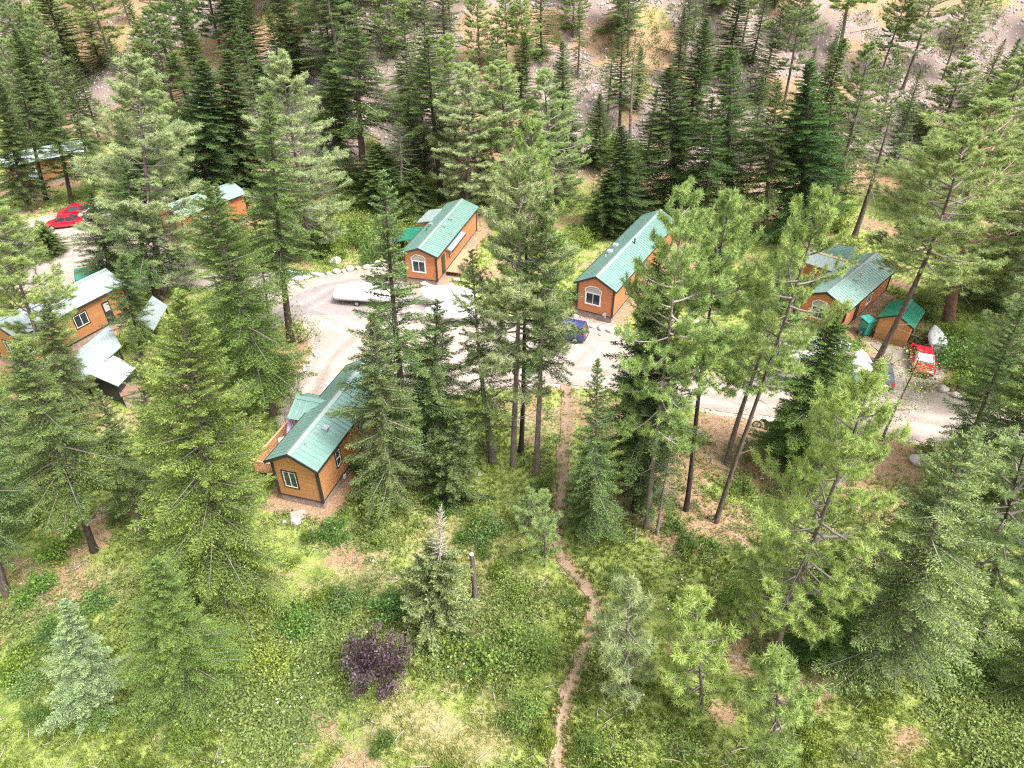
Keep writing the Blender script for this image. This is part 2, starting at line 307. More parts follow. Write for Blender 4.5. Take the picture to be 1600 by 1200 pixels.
# ground
def ground_mat():
    m, t, b = newmat('ground'); A = lambda n: nd(t, 'ShaderNodeAttribute', attribute_name=n).outputs['Fac']
    f1 = noise(t, 1.1, 8, rough=.7); f2 = noise(t, 5.5, 6, rough=.7); f3 = noise(t, 26, 3)
    green = ramp(t, f1, [(.35, (.14, .19, .05)), (.5, (.26, .31, .085)), (.68, (.38, .41, .13))])
    straw = ramp(t, f2, [(.35, (.25, .22, .10)), (.7, (.43, .385, .21))])
    duff = ramp(t, f2, [(.3, (.20, .125, .08)), (.5, (.35, .225, .14)), (.72, (.46, .335, .225))])
    scree = ramp(t, f3, [(.3, (.19, .135, .12)), (.5, (.28, .21, .19)), (.7, (.40, .32, .295))])
    grav = ramp(t, f2, [(.3, (.40, .31, .26)), (.7, (.60, .52, .47))])
    def soft(x, s=2.0, o=0.0):      # break the edge of a patch up with noise
        a = nd(t, 'ShaderNodeMath', operation='MULTIPLY_ADD'); a.inputs[1].default_value = 1.0; t.links.new(x, a.inputs[0])
        k = nd(t, 'ShaderNodeMath', operation='MULTIPLY_ADD'); k.inputs[1].default_value = 1.4; k.inputs[2].default_value = -.7 + o; t.links.new(f2, k.inputs[0]); t.links.new(k.outputs[0], a.inputs[2])
        r = nd(t, 'ShaderNodeMapRange'); r.inputs['From Min'].default_value = .35; r.inputs['From Max'].default_value = .65; t.links.new(a.outputs[0], r.inputs['Value']); return r.outputs[0]
    c = mixc(t, soft(A('straw'), o=-.1), green, straw); c = mixc(t, soft(A('duff')), c, duff); c = mixc(t, soft(A('scree')), c, scree); c = mixc(t, soft(A('gravel')), c, grav)
    t.links.new(c, b.inputs['Base Color']); b.inputs['Roughness'].default_value = 1; b.inputs['Specular IOR Level'].default_value = .1
    bp = t.nodes.new('ShaderNodeBump'); bp.inputs['Distance'].default_value = .12; t.links.new(noise(t, 3.5, 8, rough=.75), bp.inputs['Height']); t.links.new(bp.outputs[0], b.inputs['Normal']); return m
M['ground'] = ground_mat()
TRACKS = [G(p) for p in ([(-160,446),(-60,432),(0,424),(120,398),(250,424),(350,430),(430,470),(500,492),(560,520),(640,560),(740,580),(860,568),(940,580),(1040,602),(1130,622),(1250,630),(1360,640),(1450,660),(1540,668),(1700,722)],
    [(560,520),(520,560),(490,620),(468,665)], [(1400,650),(1425,612),(1436,560)], [(470,485),(520,455),(580,450),(640,470),(690,500),(700,560)], [(900,570),(925,545),(900,530)], [(60,415),(90,370),(140,350)])]
def gravel_mat(name, lo, hi_, s=1.0):
    m, t, b = newmat(name); f1 = noise(t, .35, 6); f2 = noise(t, 7, 6, rough=.8)
    c = ramp(t, f1, [(.35, lo), (.65, hi_)]); c2 = ramp(t, f2, [(.3, (.62, .60, .58)), (.6, (1, 1, 1))]); c = mixc(t, .8, c, c2, 'MULTIPLY')
    # wheel wear: long soft streaks along the drive
    tc = t.nodes.new('ShaderNodeTexCoord'); mp = t.nodes.new('ShaderNodeMapping'); mp.inputs['Scale'].default_value = (.05, .55, 1); mp.inputs['Rotation'].default_value = (0, 0, R(12)); t.links.new(tc.outputs['Object'], mp.inputs[0])
    st = noise(t, 1.6, 3, mp.outputs[0]); c = mixc(t, ramp(t, st, [(.45, (0, 0, 0)), (.7, (.5, .5, .5))]), c, tuple(x * .78 for x in lo))
    c = mixc(t, ramp(t, noise(t, .55, 7, rough=.75), [(.55, (0, 0, 0)), (.72, (.4, .4, .4))]), c, tuple(x * .76 for x in lo))
    tk = nd(t, 'ShaderNodeAttribute', attribute_name='track').outputs['Fac']; wr = nd(t, 'ShaderNodeMath', operation='MULTIPLY'); t.links.new(tk, wr.inputs[0]); t.links.new(ramp(t, noise(t, .9, 5), [(.3, (.15, .15, .15)), (.65, (.8, .8, .8))]), wr.inputs[1]); c = mixc(t, wr.outputs[0], c, tuple(min(1, x * 1.12) for x in hi_))
    md = nd(t, 'ShaderNodeAttribute', attribute_name='middle').outputs['Fac']; ml = nd(t, 'ShaderNodeMath', operation='MULTIPLY'); t.links.new(md, ml.inputs[0]); t.links.new(ramp(t, noise(t, 2.2, 6), [(.4, (0, 0, 0)), (.6, (.8, .8, .8))]), ml.inputs[1]); c = mixc(t, ml.outputs[0], c, tuple(x * .72 for x in lo))
    t.links.new(c, b.inputs['Base Color']); b.inputs['Roughness'].default_value = .95
    bp = t.nodes.new('ShaderNodeBump'); bp.inputs['Distance'].default_value = .03; t.links.new(f2, bp.inputs['Height']); t.links.new(bp.outputs[0], b.inputs['Normal']); return m
M['road'] = gravel_mat('pale_gravel', (.325, .265, .23), (.44, .375, .335)); M['pave'] = gravel_mat('worn_asphalt', (.29, .245, .24), (.35, .305, .30)); M['trail'] = gravel_mat('bare_soil', (.29, .19, .13), (.41, .29, .21))
# ------------------------------------------------------------------ ground sheet
def axis(lo, hi_, st, end, g=1.12):
    a = list(np.arange(lo, hi_, st)); s = st
    while a[-1] < end: s *= g; a.append(a[-1] + s)
    return a
xs = np.array(sorted(set([-v for v in axis(0, 62, .28, 650)[1:]] + axis(0, 62, .28, 650)))); ys = np.array(axis(10, 125, .28, 700))
back = []; s_ = .28; v_ = 10
while v_ > -300: s_ *= 1.25; v_ -= s_; back.append(v_)
ys = np.array(back[::-1] + list(ys))
X, Y = np.meshgrid(xs, ys); x_, y_ = X.ravel(), Y.ravel(); sd = road_sd(x_, y_); z_ = ground_z(x_, y_, sd)
nx, ny = len(xs), len(ys); I = np.arange(nx * ny).reshape(ny, nx)
Q = np.stack([I[:-1, :-1], I[:-1, 1:], I[1:, 1:], I[1:, :-1]], -1).reshape(-1, 4)
duff, straw, scree = fields(x_, y_)
dp = seg_dist(x_, y_, PATH, False)
hd = np.full(x_.shape, 99.0)
for h in HR: hd = np.minimum(hd, np.where(in_poly(x_, y_, h), 0, seg_dist(x_, y_, h)))
gravel = np.clip(.75 - sd / 1.6, 0, 1) * (.5 + .8 * fbm(x_, y_, 3, 61))
duff = np.maximum(duff, np.clip(1.0 - hd / .6, 0, 1)); duff = np.maximum(duff, np.clip(1 - dp / 1.0, 0, 1))
gme = mesh_np('ground', np.stack([x_, y_, z_], 1), Q, M['ground'], dict(duff=duff, straw=straw, scree=scree, gravel=gravel), True)
tag(link('ground', gme), kind='structure')
def sheet(name, P, mat, lift, jit=.25, st=.28):
    """a flat sheet whose edge is roughened, following the ground"""
    x0, y0 = P.min(0) - 1; x1, y1 = P.max(0) + 1
    gx = np.arange(x0, x1, st); gy = np.arange(y0, y1, st); A, B = np.meshgrid(gx, gy); a, b = A.ravel(), B.ravel()
    d = seg_dist(a, b, P); d = np.where(in_poly(a, b, P), -d, d)
    # pull the border vertices onto the noisy outline by keeping cells inside and snapping
    dn = d + (fbm(a, b, 1.6, 71) - .5) * 2 * jit
    n1, n2 = len(gx), len(gy); I = np.arange(n1 * n2).reshape(n2, n1)
    q = np.stack([I[:-1, :-1], I[:-1, 1:], I[1:, 1:], I[1:, :-1]], -1).reshape(-1, 4)
    keep = (dn[q] < 0).sum(1) >= 2; q = q[keep]
    # move outside vertices of kept cells back toward the line along the distance gradient
    D = dn.reshape(n2, n1); gyv, gxv = np.gradient(D, st); gl = np.hypot(gxv, gyv) + 1e-6
    mv = np.clip(dn, -st * .5, st); mv = np.where((np.abs(dn) < st * 1.0), mv, 0)
    a2 = a - mv * (gxv / gl).ravel() * .95; b2 = b - mv * (gyv / gl).ravel() * .95
    z = ground_z(a2, b2) + lift
    used = np.unique(q); mp_ = np.full(len(a), -1); mp_[used] = np.arange(len(used))
    tr_ = np.full(a2.shape, 99.0)
    for T_ in TRACKS: tr_ = np.minimum(tr_, seg_dist(a2, b2, T_, False))
    tr_ = tr_ + (fbm(a2, b2, 4, 83) - .5) * .5; at_ = dict(track=np.exp(-((tr_ - .8) / .28) ** 2)[used], middle=np.maximum(np.exp(-(tr_ / .3) ** 2), np.clip(1 + d / 1.2, 0, 1))[used])
    me = mesh_np(name, np.stack([a2, b2, z], 1)[used], mp_[q], mat, at_, True)
    return tag(link(name, me), kind='structure')
sheet('gravel_road', ROAD, M['road'], .05, .45)
sheet('paved_turning_circle', PAVE, M['pave'], .058, .12)
def trail():
    P = PATH; pts = []; 
    for i in range(len(P) - 1):
        for k in range(16): pts.append(P[i] * (1 - k / 16) + P[i + 1] * k / 16)
    pts = np.array(pts); 
    for _ in range(30): pts[1:-1] = (pts[:-2] + pts[1:-1] * 2 + pts[2:]) / 4
    d = np.gradient(pts, axis=0); n = np.stack([-d[:, 1], d[:, 0]], 1) / np.hypot(d[:, 0], d[:, 1])[:, None]
    rows = []; K = 7
    for i, p in enumerate(pts):
        wl = .14 + .30 * vnoise(i, 0, 9, 3); wr = .14 + .30 * vnoise(i, 5, 9, 9)
        if p[1] > 34: wl += .15; wr += .15
        for k in range(K):
            s = k / (K - 1); off = -wl + (wl + wr) * s; q = p + n[i] * off
            rows.append((q[0], q[1], .035 - .05 * (1 - abs(2 * s - 1))))
    rows = np.array(rows); z = ground_z(rows[:, 0], rows[:, 1]) + rows[:, 2] + .02
    I = np.arange(len(rows)).reshape(-1, K); q = np.stack([I[:-1, :-1], I[:-1, 1:], I[1:, 1:], I[1:, :-1]], -1).reshape(-1, 4)
    tag(link('dirt_path', mesh_np('dirt_path', np.stack([rows[:, 0], rows[:, 1], z], 1), q, M['trail'], None, True)), kind='structure')
trail()
# ------------------------------------------------------------------ grass and weeds (nobody could count them)
def norm(v): return v / (np.linalg.norm(v, axis=-1, keepdims=True) + 1e-9)
def scatter(n, seed, dens):
    """points in the visible ground, thinned by dens(x, y)"""
    g = np.random.default_rng(seed); y = 13 + 75 * g.random(n) ** 1.7; x = (g.random(n) * 2 - 1) * (y * .63 + 17)
    sd = road_sd(x, y); k = g.random(n) < dens(x, y, sd); x, y, sd = x[k], y[k], sd[k]
    dp = seg_dist(x, y, PATH, False); ok = (dp > .16) & (sd > -.1)
    for h in HR: ok &= ~in_poly(x, y, h)
    x, y = x[ok], y[ok]; return x, y, ground_z(x, y, sd[ok])
def blades(x, y, z, per, hgt, wid, tint, g, spread=.12, lean=.5):
    n = len(x); N = n * per; a = g.random(N) * 6.283; r = np.sqrt(g.random(N)) * spread
    bx = np.repeat(x, per) + r * np.cos(a); by = np.repeat(y, per) + r * np.sin(a); bz = np.repeat(z, per) - .03
    h = np.repeat(hgt, per) * (.5 + .8 * g.random(N)); a2 = g.random(N) * 6.283; l = lean * g.random(N) * h
    wv = np.stack([-np.sin(a2), np.cos(a2), a2 * 0], 1) * (wid * (.6 + .8 * g.random(N)))[:, None] / 2
    b = np.stack([bx, by, bz], 1); tip = b + np.stack([l * np.cos(a2), l * np.sin(a2), h], 1)
    mid = b + np.stack([l * .35 * np.cos(a2), l * .35 * np.sin(a2), h * .6], 1)
    V = np.stack([b - wv, b + wv, mid + wv * .8, tip, mid - wv * .8], 1)
    I = np.arange(N)[:, None] * 5
    t = np.clip(np.repeat(tint, per) + (g.random(N) - .5) * .3, 0, 1)
    return V.reshape(-1, 3), I + np.array([[0, 1, 2, 3, 4]]), np.repeat(t, 5)
g = np.random.default_rng(3)
def gd(x, y, sd):
    d, s, sc = fields(x, y); return np.clip(1.05 - d * .85 - sc, .05, 1) * np.clip(sd / .8, 0, 1)
x, y, z = scatter(120000, 5, gd); d, s, sc = fields(x, y)
V, Fq, t = blades(x, y, z, 9, .06 + .5 * np.clip(fbm(x, y, 2.4, 81, 4) - .22, 0, 1) * (.6 + .8 * g.random(len(x))), .035, np.clip(.12 + s * .5 + d * .3, 0, .95), g)
tag(link('grass', mesh_np('grass', V, Fq, M['grass'], dict(tint=t))), 'green and straw coloured grass covering the clearing under the trees', 'grass', kind='stuff')
def leaves(c, dirn, size, asp, g, tilt=.5):
    """leaf quads (rhombi) with centre c, pointing roughly along dirn"""
    n = len(c); d = norm(dirn + (g.random((n, 3)) - .5) * tilt * 2); r = norm(g.random((n, 3)) - .5)
    s = norm(np.cross(d, r)); L = size[:, None] / 2; W = L * asp
    up = np.cross(s, d) * L * .25
    V = np.stack([c - d * L, c + s * W + up, c + d * L, c - s * W + up], 1)
    return V.reshape(-1, 3), np.arange(n)[:, None] * 4 + np.array([[0, 1, 2, 3]])
def wd(x, y, sd):
    gr = spots(x, y, GREEN); return np.clip(gr * 1.6 + (fbm(x, y, 5, 91) - .5) * 3.2 - .12, .0, 1) * np.clip(sd / 1.0, 0, 1)
x, y, z = scatter(56000, 9, wd); per = 16; n = len(x); N = n * per
a = g.random(N) * 6.283; rr = np.sqrt(g.random(N)) * .33; hh = g.random(N) * (np.repeat(.12 + .38 * fbm(x, y, 4, 95) , per))
c = np.stack([np.repeat(x, per) + rr * np.cos(a), np.repeat(y, per) + rr * np.sin(a), np.repeat(z, per) + hh + .03], 1)
V, Fq = leaves(c, np.stack([np.cos(a), np.sin(a), .3 + 0 * a], 1), .11 + .10 * g.random(N), .55, g, .6)
t = np.repeat(np.clip(.25 + .6 * fbm(x, y, 3, 97) + (g.random(n) - .5) * .4, 0, 1), per) + (g.random(N) - .5) * .3
tag(link('ground_cover', mesh_np('ground_cover', V, Fq, M['leaf'], dict(tint=np.repeat(np.clip(t, 0, 1), 4)))), 'low leafy weeds and creepers spreading over the clearing', 'ground cover', kind='stuff')
x, y, z = scatter(2600, 41, lambda x, y, sd: np.clip(spots(x, y, [(430, 1040, 4, .9), (660, 1000, 4, .8), (520, 960, 4, .5), (300, 980, 5, .4), (780, 860, 5, .4), (1100, 980, 5, .25)]), 0, 1)); n = len(x)
V, Fq = leaves(np.stack([x, y, z + .22 + .2 * g.random(n)], 1), g.normal(size=(n, 3)) * np.array([1, 1, .1]), .09 + .05 * g.random(n), .9, g, .3)
tag(link('wildflowers', mesh_np('wildflowers', V, Fq, M['white'])), 'tiny white wildflowers dotted through the weeds of the clearing', 'flowers', kind='stuff')
def slope_brush():
    g = np.random.default_rng(57); n = 30000; y = 84 + 90 * g.random(n); x = (g.random(n) * 2 - 1) * (y * .66 + 17); f = fbm(x, y, 6, 66, 4); k = g.random(n) < np.clip((f - .47) * 5, 0, 1) * np.clip(1.2 - spots(x, y, SCREE), 0, 1); x, y = x[k], y[k]; n = len(x); z = hill(x, y); per = 14; N = n * per
    a = g.random(N) * 6.283; rr = np.sqrt(g.random(N)) * .55; hh = g.random(N) * np.repeat(.2 + .9 * fbm(x, y, 3, 67), per)
    c = np.stack([np.repeat(x, per) + rr * np.cos(a), np.repeat(y, per) + rr * np.sin(a), np.repeat(z, per) + hh], 1); V, Fq = leaves(c, np.stack([np.cos(a), np.sin(a), .3 + 0 * a], 1), .22 + .16 * g.random(N), .5, g, .7)
    t = np.repeat(np.clip(.15 + .7 * fbm(x, y, 5, 68) + (g.random(n) - .5) * .5, 0, 1), per) + (g.random(N) - .5) * .2
    tag(link('slope_brush', mesh_np('slope_brush', V, Fq, M['leaf'], dict(tint=np.repeat(np.clip(t, 0, 1), 4)))), 'patchy green brush covering the slope between the conifers', 'brush', kind='stuff')
slope_brush()
# loose stones on the scree slope
def cobbles():
    g = np.random.default_rng(17); n = 60000; x = (g.random(n) * 2 - 1) * 105; y = 88 + g.random(n) ** 1.2 * 70
    _, _, sc = fields(x, y); k = g.random(n) < sc * .9; x, y = x[k], y[k]; z = hill(x, y); n = len(x)
    base = np.array([(1, 0, 0), (-1, 0, 0), (0, 1, 0), (0, -1, 0), (0, 0, 1), (0, 0, -1)], float)
    s = .08 + .26 * g.random(n) ** 3; V = base[None] * s[:, None, None] * (.6 + .8 * g.random((n, 6, 1)))
    a = g.random(n) * 6.28; ca, sa = np.cos(a), np.sin(a)
    V = np.stack([V[..., 0] * ca[:, None] - V[..., 1] * sa[:, None], V[..., 0] * sa[:, None] + V[..., 1] * ca[:, None] + V[..., 2] * .3, V[..., 2]], -1) + np.stack([x, y, z], 1)[:, None]
    f = np.array([(0, 2, 4), (2, 1, 4), (1, 3, 4), (3, 0, 4), (2, 0, 5), (1, 2, 5), (3, 1, 5), (0, 3, 5)])
    tag(link('scree_stones', mesh_np('scree_stones', V.reshape(-1, 3), (np.arange(n)[:, None, None] * 6 + f).reshape(-1, 3), M['rock'])), 'pinkish loose stones covering the steep slope behind the cabins', 'stones', kind='stuff')
cobbles()
def litter():
    g = np.random.default_rng(23); x, y, z = scatter(15000, 29, lambda x, y, sd: .35 + .6 * fields(x, y)[0]); n = len(x); L = .12 + .8 * g.random(n) ** 3; a = g.random(n) * 6.283; s = np.linspace(-.5, .5, 3)
    P = np.stack([x[:, None] + np.cos(a)[:, None] * L[:, None] * s + (g.random((n, 3)) - .5) * .05, y[:, None] + np.sin(a)[:, None] * L[:, None] * s + (g.random((n, 3)) - .5) * .05, z[:, None] + .05 + .12 * g.random((n, 3))], 2)
    V, Fq = prism_limbs(P, np.repeat((.008 + .022 * L)[:, None], 3, 1)); tag(link('fallen_twigs', mesh_np('fallen_twigs', V, Fq, M['dead'])), 'grey fallen twigs and sticks strewn over the forest floor', 'twigs', kind='stuff')
    n = 9000; px_ = (g.random(n) * 2 - 1) * 70; py_ = 34 + g.random(n) * 42; sd = road_sd(px_, py_); k = (sd < .9) & (g.random(n) < np.clip(.25 + np.exp(-(sd / .7) ** 2), 0, 1)); px_, py_, sd = px_[k], py_[k], sd[k]; n = len(px_)
    s = .03 + .10 * g.random(n) ** 3; base = np.array([(1, 0, 0), (-1, 0, 0), (0, 1, 0), (0, -1, 0), (0, 0, 1), (0, 0, -1)], float)
    V = base[None] * s[:, None, None] * (.6 + .8 * g.random((n, 6, 1))) + np.stack([px_, py_, ground_z(px_, py_, sd) + .05], 1)[:, None]
    f = np.array([(0, 2, 4), (2, 1, 4), (1, 3, 4), (3, 0, 4), (2, 0, 5), (1, 2, 5), (3, 1, 5), (0, 3, 5)]); tag(link('loose_gravel', mesh_np('loose_gravel', V.reshape(-1, 3), (np.arange(n)[:, None, None] * 6 + f).reshape(-1, 3), M['rock'])), 'loose stones scattered along the gravel road and its verges', 'gravel', kind='stuff')
# ------------------------------------------------------------------ tree prototypes (unit: metres, later scaled per tree)
def prism_limbs(P, rad, K=3):
    """P: (n, m, 3) centre lines, rad: (n, m) -> thin K-sided limbs"""
    n, m, _ = P.shape; d = norm(np.gradient(P, axis=1)); up = np.zeros_like(d); up[..., 2] = 1; up[..., 0] = .05
    a = norm(np.cross(d, up)); b = np.cross(d, a); th = np.arange(K) * 2 * np.pi / K
    V = P[:, :, None] + rad[:, :, None, None] * (a[:, :, None] * np.cos(th)[:, None] + b[:, :, None] * np.sin(th)[:, None])
    I = np.arange(n * m * K).reshape(n, m, K); J = np.roll(I, -1, axis=2)
    q = np.stack([I[:, :-1], J[:, :-1], J[:, 1:], I[:, 1:]], -1).reshape(-1, 4); return V.reshape(-1, 3), q
def trunk_line(Ht, bend, g):
    z = np.linspace(-.3, Ht, 14); s = np.clip(z / Ht, 0, 1)
    ph = g.random() * 6.28; return np.stack([bend * np.sin(s * 3.1 + ph) - bend * np.sin(ph), bend * np.cos(s * 2.3 + ph) - bend * np.cos(ph), z], 1)
litter()
PROTO = {}
def finish(key, trunkV, trunkF, crownV, crownF, tint, mat, Ht, W):
    lim = np.ones(len(trunkV)); lim[:14 * 8] = 0
    tm = mesh_np('trunk_' + key, trunkV, trunkF, M['bark'], dict(limb=lim), True)
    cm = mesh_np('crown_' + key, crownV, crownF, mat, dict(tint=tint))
    PROTO[key] = (tm, cm, Ht, W)
def fir(key, seed, Ht=20, Rm=2.6, base=.12, nb=190, prof=.85, gap=.15, dens=1.0, droop=.5, tr=.22, mat='fir', blade=.135, lowdead=14, top_dead=0.0, bend=.15, tipup=.25):
    g = np.random.default_rng(seed); TL = trunk_line(Ht, bend, g); pz = lambda z: np.stack([np.interp(z, TL[:, 2], TL[:, 0]), np.interp(z, TL[:, 2], TL[:, 1]), z], -1)
    tV, tF = prism_limbs(TL[None], (tr * (1 - np.clip(TL[:, 2] / Ht, 0, 1) * .93) * (1 + .35 * (TL[:, 2] < .3)))[None], 8)
    lobes = g.random(6) * 6.283; CV = []; CF = []; CT = []; LV = []; off = 0; limbs = []; lrad = []
    u = (np.arange(nb) + g.random(nb)) / nb; tt = base + (1 - base) * u ** .92; az = np.arange(nb) * 2.39996 + g.random(nb) * .9
    for i in range(nb):
        t = tt[i]; q = (t - base) / (1 - base)
        if g.random() < gap * (1 - q): continue
        prf = (1 - q) ** prof * (.55 + .45 * min(1, (q + .03) / .13)); lob = 1 + .22 * math.sin(az[i] * 2 + lobes[0] + q * 7) + .15 * math.sin(az[i] * 3 + lobes[1] - q * 11)
        L = (Rm * prf * lob + .12) * (.72 + .45 * g.random()); el = math.radians(38 * q ** 1.2 - 14 * (1 - q) + g.normal() * 6)
        s = np.linspace(0, 1, 6); out = np.array([math.cos(az[i]), math.sin(az[i]), 0])
        hz = math.sin(el) * L * s - droop * L * .5 * s ** 1.6 * (1 - q * .7) + tipup * L * s ** 3 * .5; hr = math.cos(el) * L * s
        o = pz(np.array(t * Ht)); P = o + out * hr[:, None] + np.array([0, 0, 1]) * hz[:, None]
        side = np.array([-out[1], out[0], 0]); P = P + side * (L * .08 * (g.random() - .5) * s ** 2)[:, None]
        if q > 1 - top_dead: P = o + (P - o) * .75
        limbs.append(P); lrad.append(np.linspace(.02 + .011 * L, .006, 6))
        if q > 1 - top_dead: continue
        npair = max(4, int(L / .10 * dens)); ss = .12 + .86 * (np.arange(npair) + g.random(npair) * .7) / npair
        inner = g.random(npair) < np.clip((ss + .12) / .35, .3, 1); ss = ss[inner]
        if len(ss) == 0: continue
        ss = np.repeat(ss, 2); sg = np.tile([1, -1], len(ss) // 2)
        bp = np.stack([np.interp(ss, s, P[:, k]) for k in range(3)], 1)
        tl = (.16 + .42 * L * (1 - ss) ** .8 * (.5 + .5 * ss)) * (.7 + .6 * g.random(len(ss)))
        tang = norm(np.stack([np.interp(ss, s, np.gradient(P[:, k])) for k in range(3)], 1))
        td = norm(tang * .75 + side * (sg * .9)[:, None] + np.array([0, 0, 1]) * (g.normal(size=len(ss)) * .13 - .10)[:, None])
        m = 5; r = (np.arange(m) + .5) / m
        keep = np.concatenate([np.ones((len(ss), 2), bool), (tl > .35)[:, None], (tl > .55)[:, None], (tl > .8)[:, None]], 1)
        c = bp[:, None] + td[:, None] * (tl[:, None] * r)[..., None]; cc = c[keep]; dd = np.repeat(td[:, None], m, 1)[keep]
        dd = np.concatenate([dd, dd, dd]); cc = np.concatenate([cc, cc, cc]) + (g.random((len(cc) * 3, 3)) - .5) * np.array([.12, .12, .09])
        V, Fq = leaves(cc, dd, blade * (.7 + .6 * g.random(len(cc))), .26, g, .45)
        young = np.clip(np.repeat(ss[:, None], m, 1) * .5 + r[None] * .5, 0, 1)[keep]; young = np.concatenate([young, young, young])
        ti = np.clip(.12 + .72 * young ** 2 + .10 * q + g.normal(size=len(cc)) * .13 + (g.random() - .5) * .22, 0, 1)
        CV.append(V); CF.append(Fq + off); CT.append(np.repeat(ti, 4)); off += len(V)
    # leader and cap
    nl = 60; zz = Ht * (1 - .05 * g.random(nl)); cc = pz(zz) + (g.random((nl, 3)) - .5) * .2; V, Fq = leaves(cc, np.stack([g.random(nl) - .5, g.random(nl) - .5, np.full(nl, .9)], 1), np.full(nl, blade), .3, g, .3)
    if top_dead == 0: CV.append(V); CF.append(Fq + off); CT.append(np.full(len(V), .75)); off += len(V)
    # dead twigs low on the stem
    for i in range(lowdead):
        t = g.uniform(.04, base + .12); a = g.random() * 6.28; L = g.uniform(.3, 1.0) * Rm * .6; s = np.linspace(0, 1, 6)
        P = pz(np.array(t * Ht)) + np.array([math.cos(a), math.sin(a), 0]) * (L * s)[:, None] + np.array([0, 0, 1]) * (g.uniform(-.3, .15) * L * s ** 1.5)[:, None]; limbs.append(P); lrad.append(np.linspace(.025, .006, 6))
    lV, lF = prism_limbs(np.array(limbs), np.array(lrad))
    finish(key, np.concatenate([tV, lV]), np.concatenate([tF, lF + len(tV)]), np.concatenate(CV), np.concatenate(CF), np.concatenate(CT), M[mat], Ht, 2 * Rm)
def pine(key, seed, Ht=20, Rm=2.8, base=.4, nb=60, tuft=40, gap=.1, tr=.2, bend=.3, sub=9, needle=.225, round_=.75, lowdead=16):
    g = np.random.default_rng(seed); TL = trunk_line(Ht, bend, g); pz = lambda z: np.stack([np.interp(z, TL[:, 2], TL[:, 0]), np.interp(z, TL[:, 2], TL[:, 1]), z], -1)
    tV, tF = prism_limbs(TL[None], (tr * (1 - np.clip(TL[:, 2] / Ht, 0, 1) * .9) * (1 + .3 * (TL[:, 2] < .3)))[None], 8)
    limbs = []; lrad = []; tips = []; tdir = []; tq = []
    for i in range(nb):
        q = (i + g.random()) / nb; t = base + (1 - base) * q
        if g.random() < gap: continue
        a = i * 2.39996 + g.random() * 1.2; prf = (math.sin(math.pi * min(1, (q * .80 + .20))) ** round_) * .95 + .10
        L = Rm * prf * (.6 + .6 * g.random()); el = math.radians(55 * q ** 1.3 - 8 + g.normal() * 9); s = np.linspace(0, 1, 6)
        out = np.array([math.cos(a), math.sin(a), 0]); P = pz(np.array(t * Ht)) + out * (L * math.cos(el) * s)[:, None] + np.array([0, 0, 1]) * (L * (math.sin(el) * s - .25 * s + .38 * s ** 2.2))[:, None]
        side = np.array([-out[1], out[0], 0]); P = P + side * (L * .2 * (g.random() - .5) * s ** 2)[:, None]; limbs.append(P); lrad.append(np.linspace(.03 + .016 * L, .012, 6))
        tang = norm(np.gradient(P, axis=0))
        tips.append(P[-1]); tdir.append(tang[-1]); tq.append(1)
        ns = int(sub * (.6 + L / Rm)) 
        for k in range(ns):
            u = g.uniform(.22, .98); b = np.array([np.interp(u, s, P[:, j]) for j in range(3)]); sg = 1 if k % 2 else -1
            l2 = L * (.42 * (1 - u) + .12) * g.uniform(.7, 1.3); d2 = norm(tang[min(5, int(u * 5))] * .7 + side * sg * g.uniform(.4, 1.0) + np.array([0, 0, 1]) * g.uniform(-.15, .55))
            P2 = b + d2 * (l2 * s)[:, None] + np.array([0, 0, 1]) * (.2 * l2 * s ** 2)[:, None]; limbs.append(P2); lrad.append(np.linspace(.018, .006, 6))
            for v in ((.5, .76, 1.0) if l2 > .6 else (.7, 1.0)):
                tips.append(b + d2 * l2 * v + np.array([0, 0, .2 * l2 * v * v]) + (g.random(3) - .5) * .12); tdir.append(norm(d2 + np.array([0, 0, .35]) + (g.random(3) - .5) * .7)); tq.append(v)
    tips = np.array(tips); tdir = np.array(tdir); tq = np.array(tq); n = len(tips); N = n * tuft
    D = norm(np.repeat(tdir, tuft, 0) * .40 + norm(g.normal(size=(N, 3)))); L = needle * (.7 + .5 * g.random(N)); b = np.repeat(tips, tuft, 0) - np.repeat(tdir, tuft, 0) * (.26 * g.random(N))[:, None]
    sv = norm(np.cross(D, g.normal(size=(N, 3)))) * .011
    V = np.stack([b - sv, b + sv, b + D * L[:, None] + sv * .35, b + D * L[:, None] - sv * .35], 1).reshape(-1, 3); Fq = np.arange(N)[:, None] * 4 + np.array([[0, 1, 2, 3]])
    ti = np.repeat(np.clip(.42 + (g.random(n) - .5) * .5 + .15 * (tq >= 1), 0, 1), tuft) + (g.random(N) - .5) * .22
    for i in range(lowdead):
        t = g.uniform(base * .45, base + .15); a = g.random() * 6.28; L = g.uniform(.3, 1.0) * Rm * .6; s = np.linspace(0, 1, 6)
        P = pz(np.array(t * Ht)) + np.array([math.cos(a), math.sin(a), 0]) * (L * s)[:, None] + np.array([0, 0, 1]) * (g.uniform(-.4, .25) * L * s ** 1.5)[:, None]; limbs.append(P); lrad.append(np.linspace(.025, .006, 6))
    lV, lF = prism_limbs(np.array(limbs), np.array(lrad))
    finish(key, np.concatenate([tV, lV]), np.concatenate([tF, lF + len(tV)]), V, Fq, np.repeat(np.clip(ti, 0, 1), 4), M['pine'], Ht, 2 * Rm)
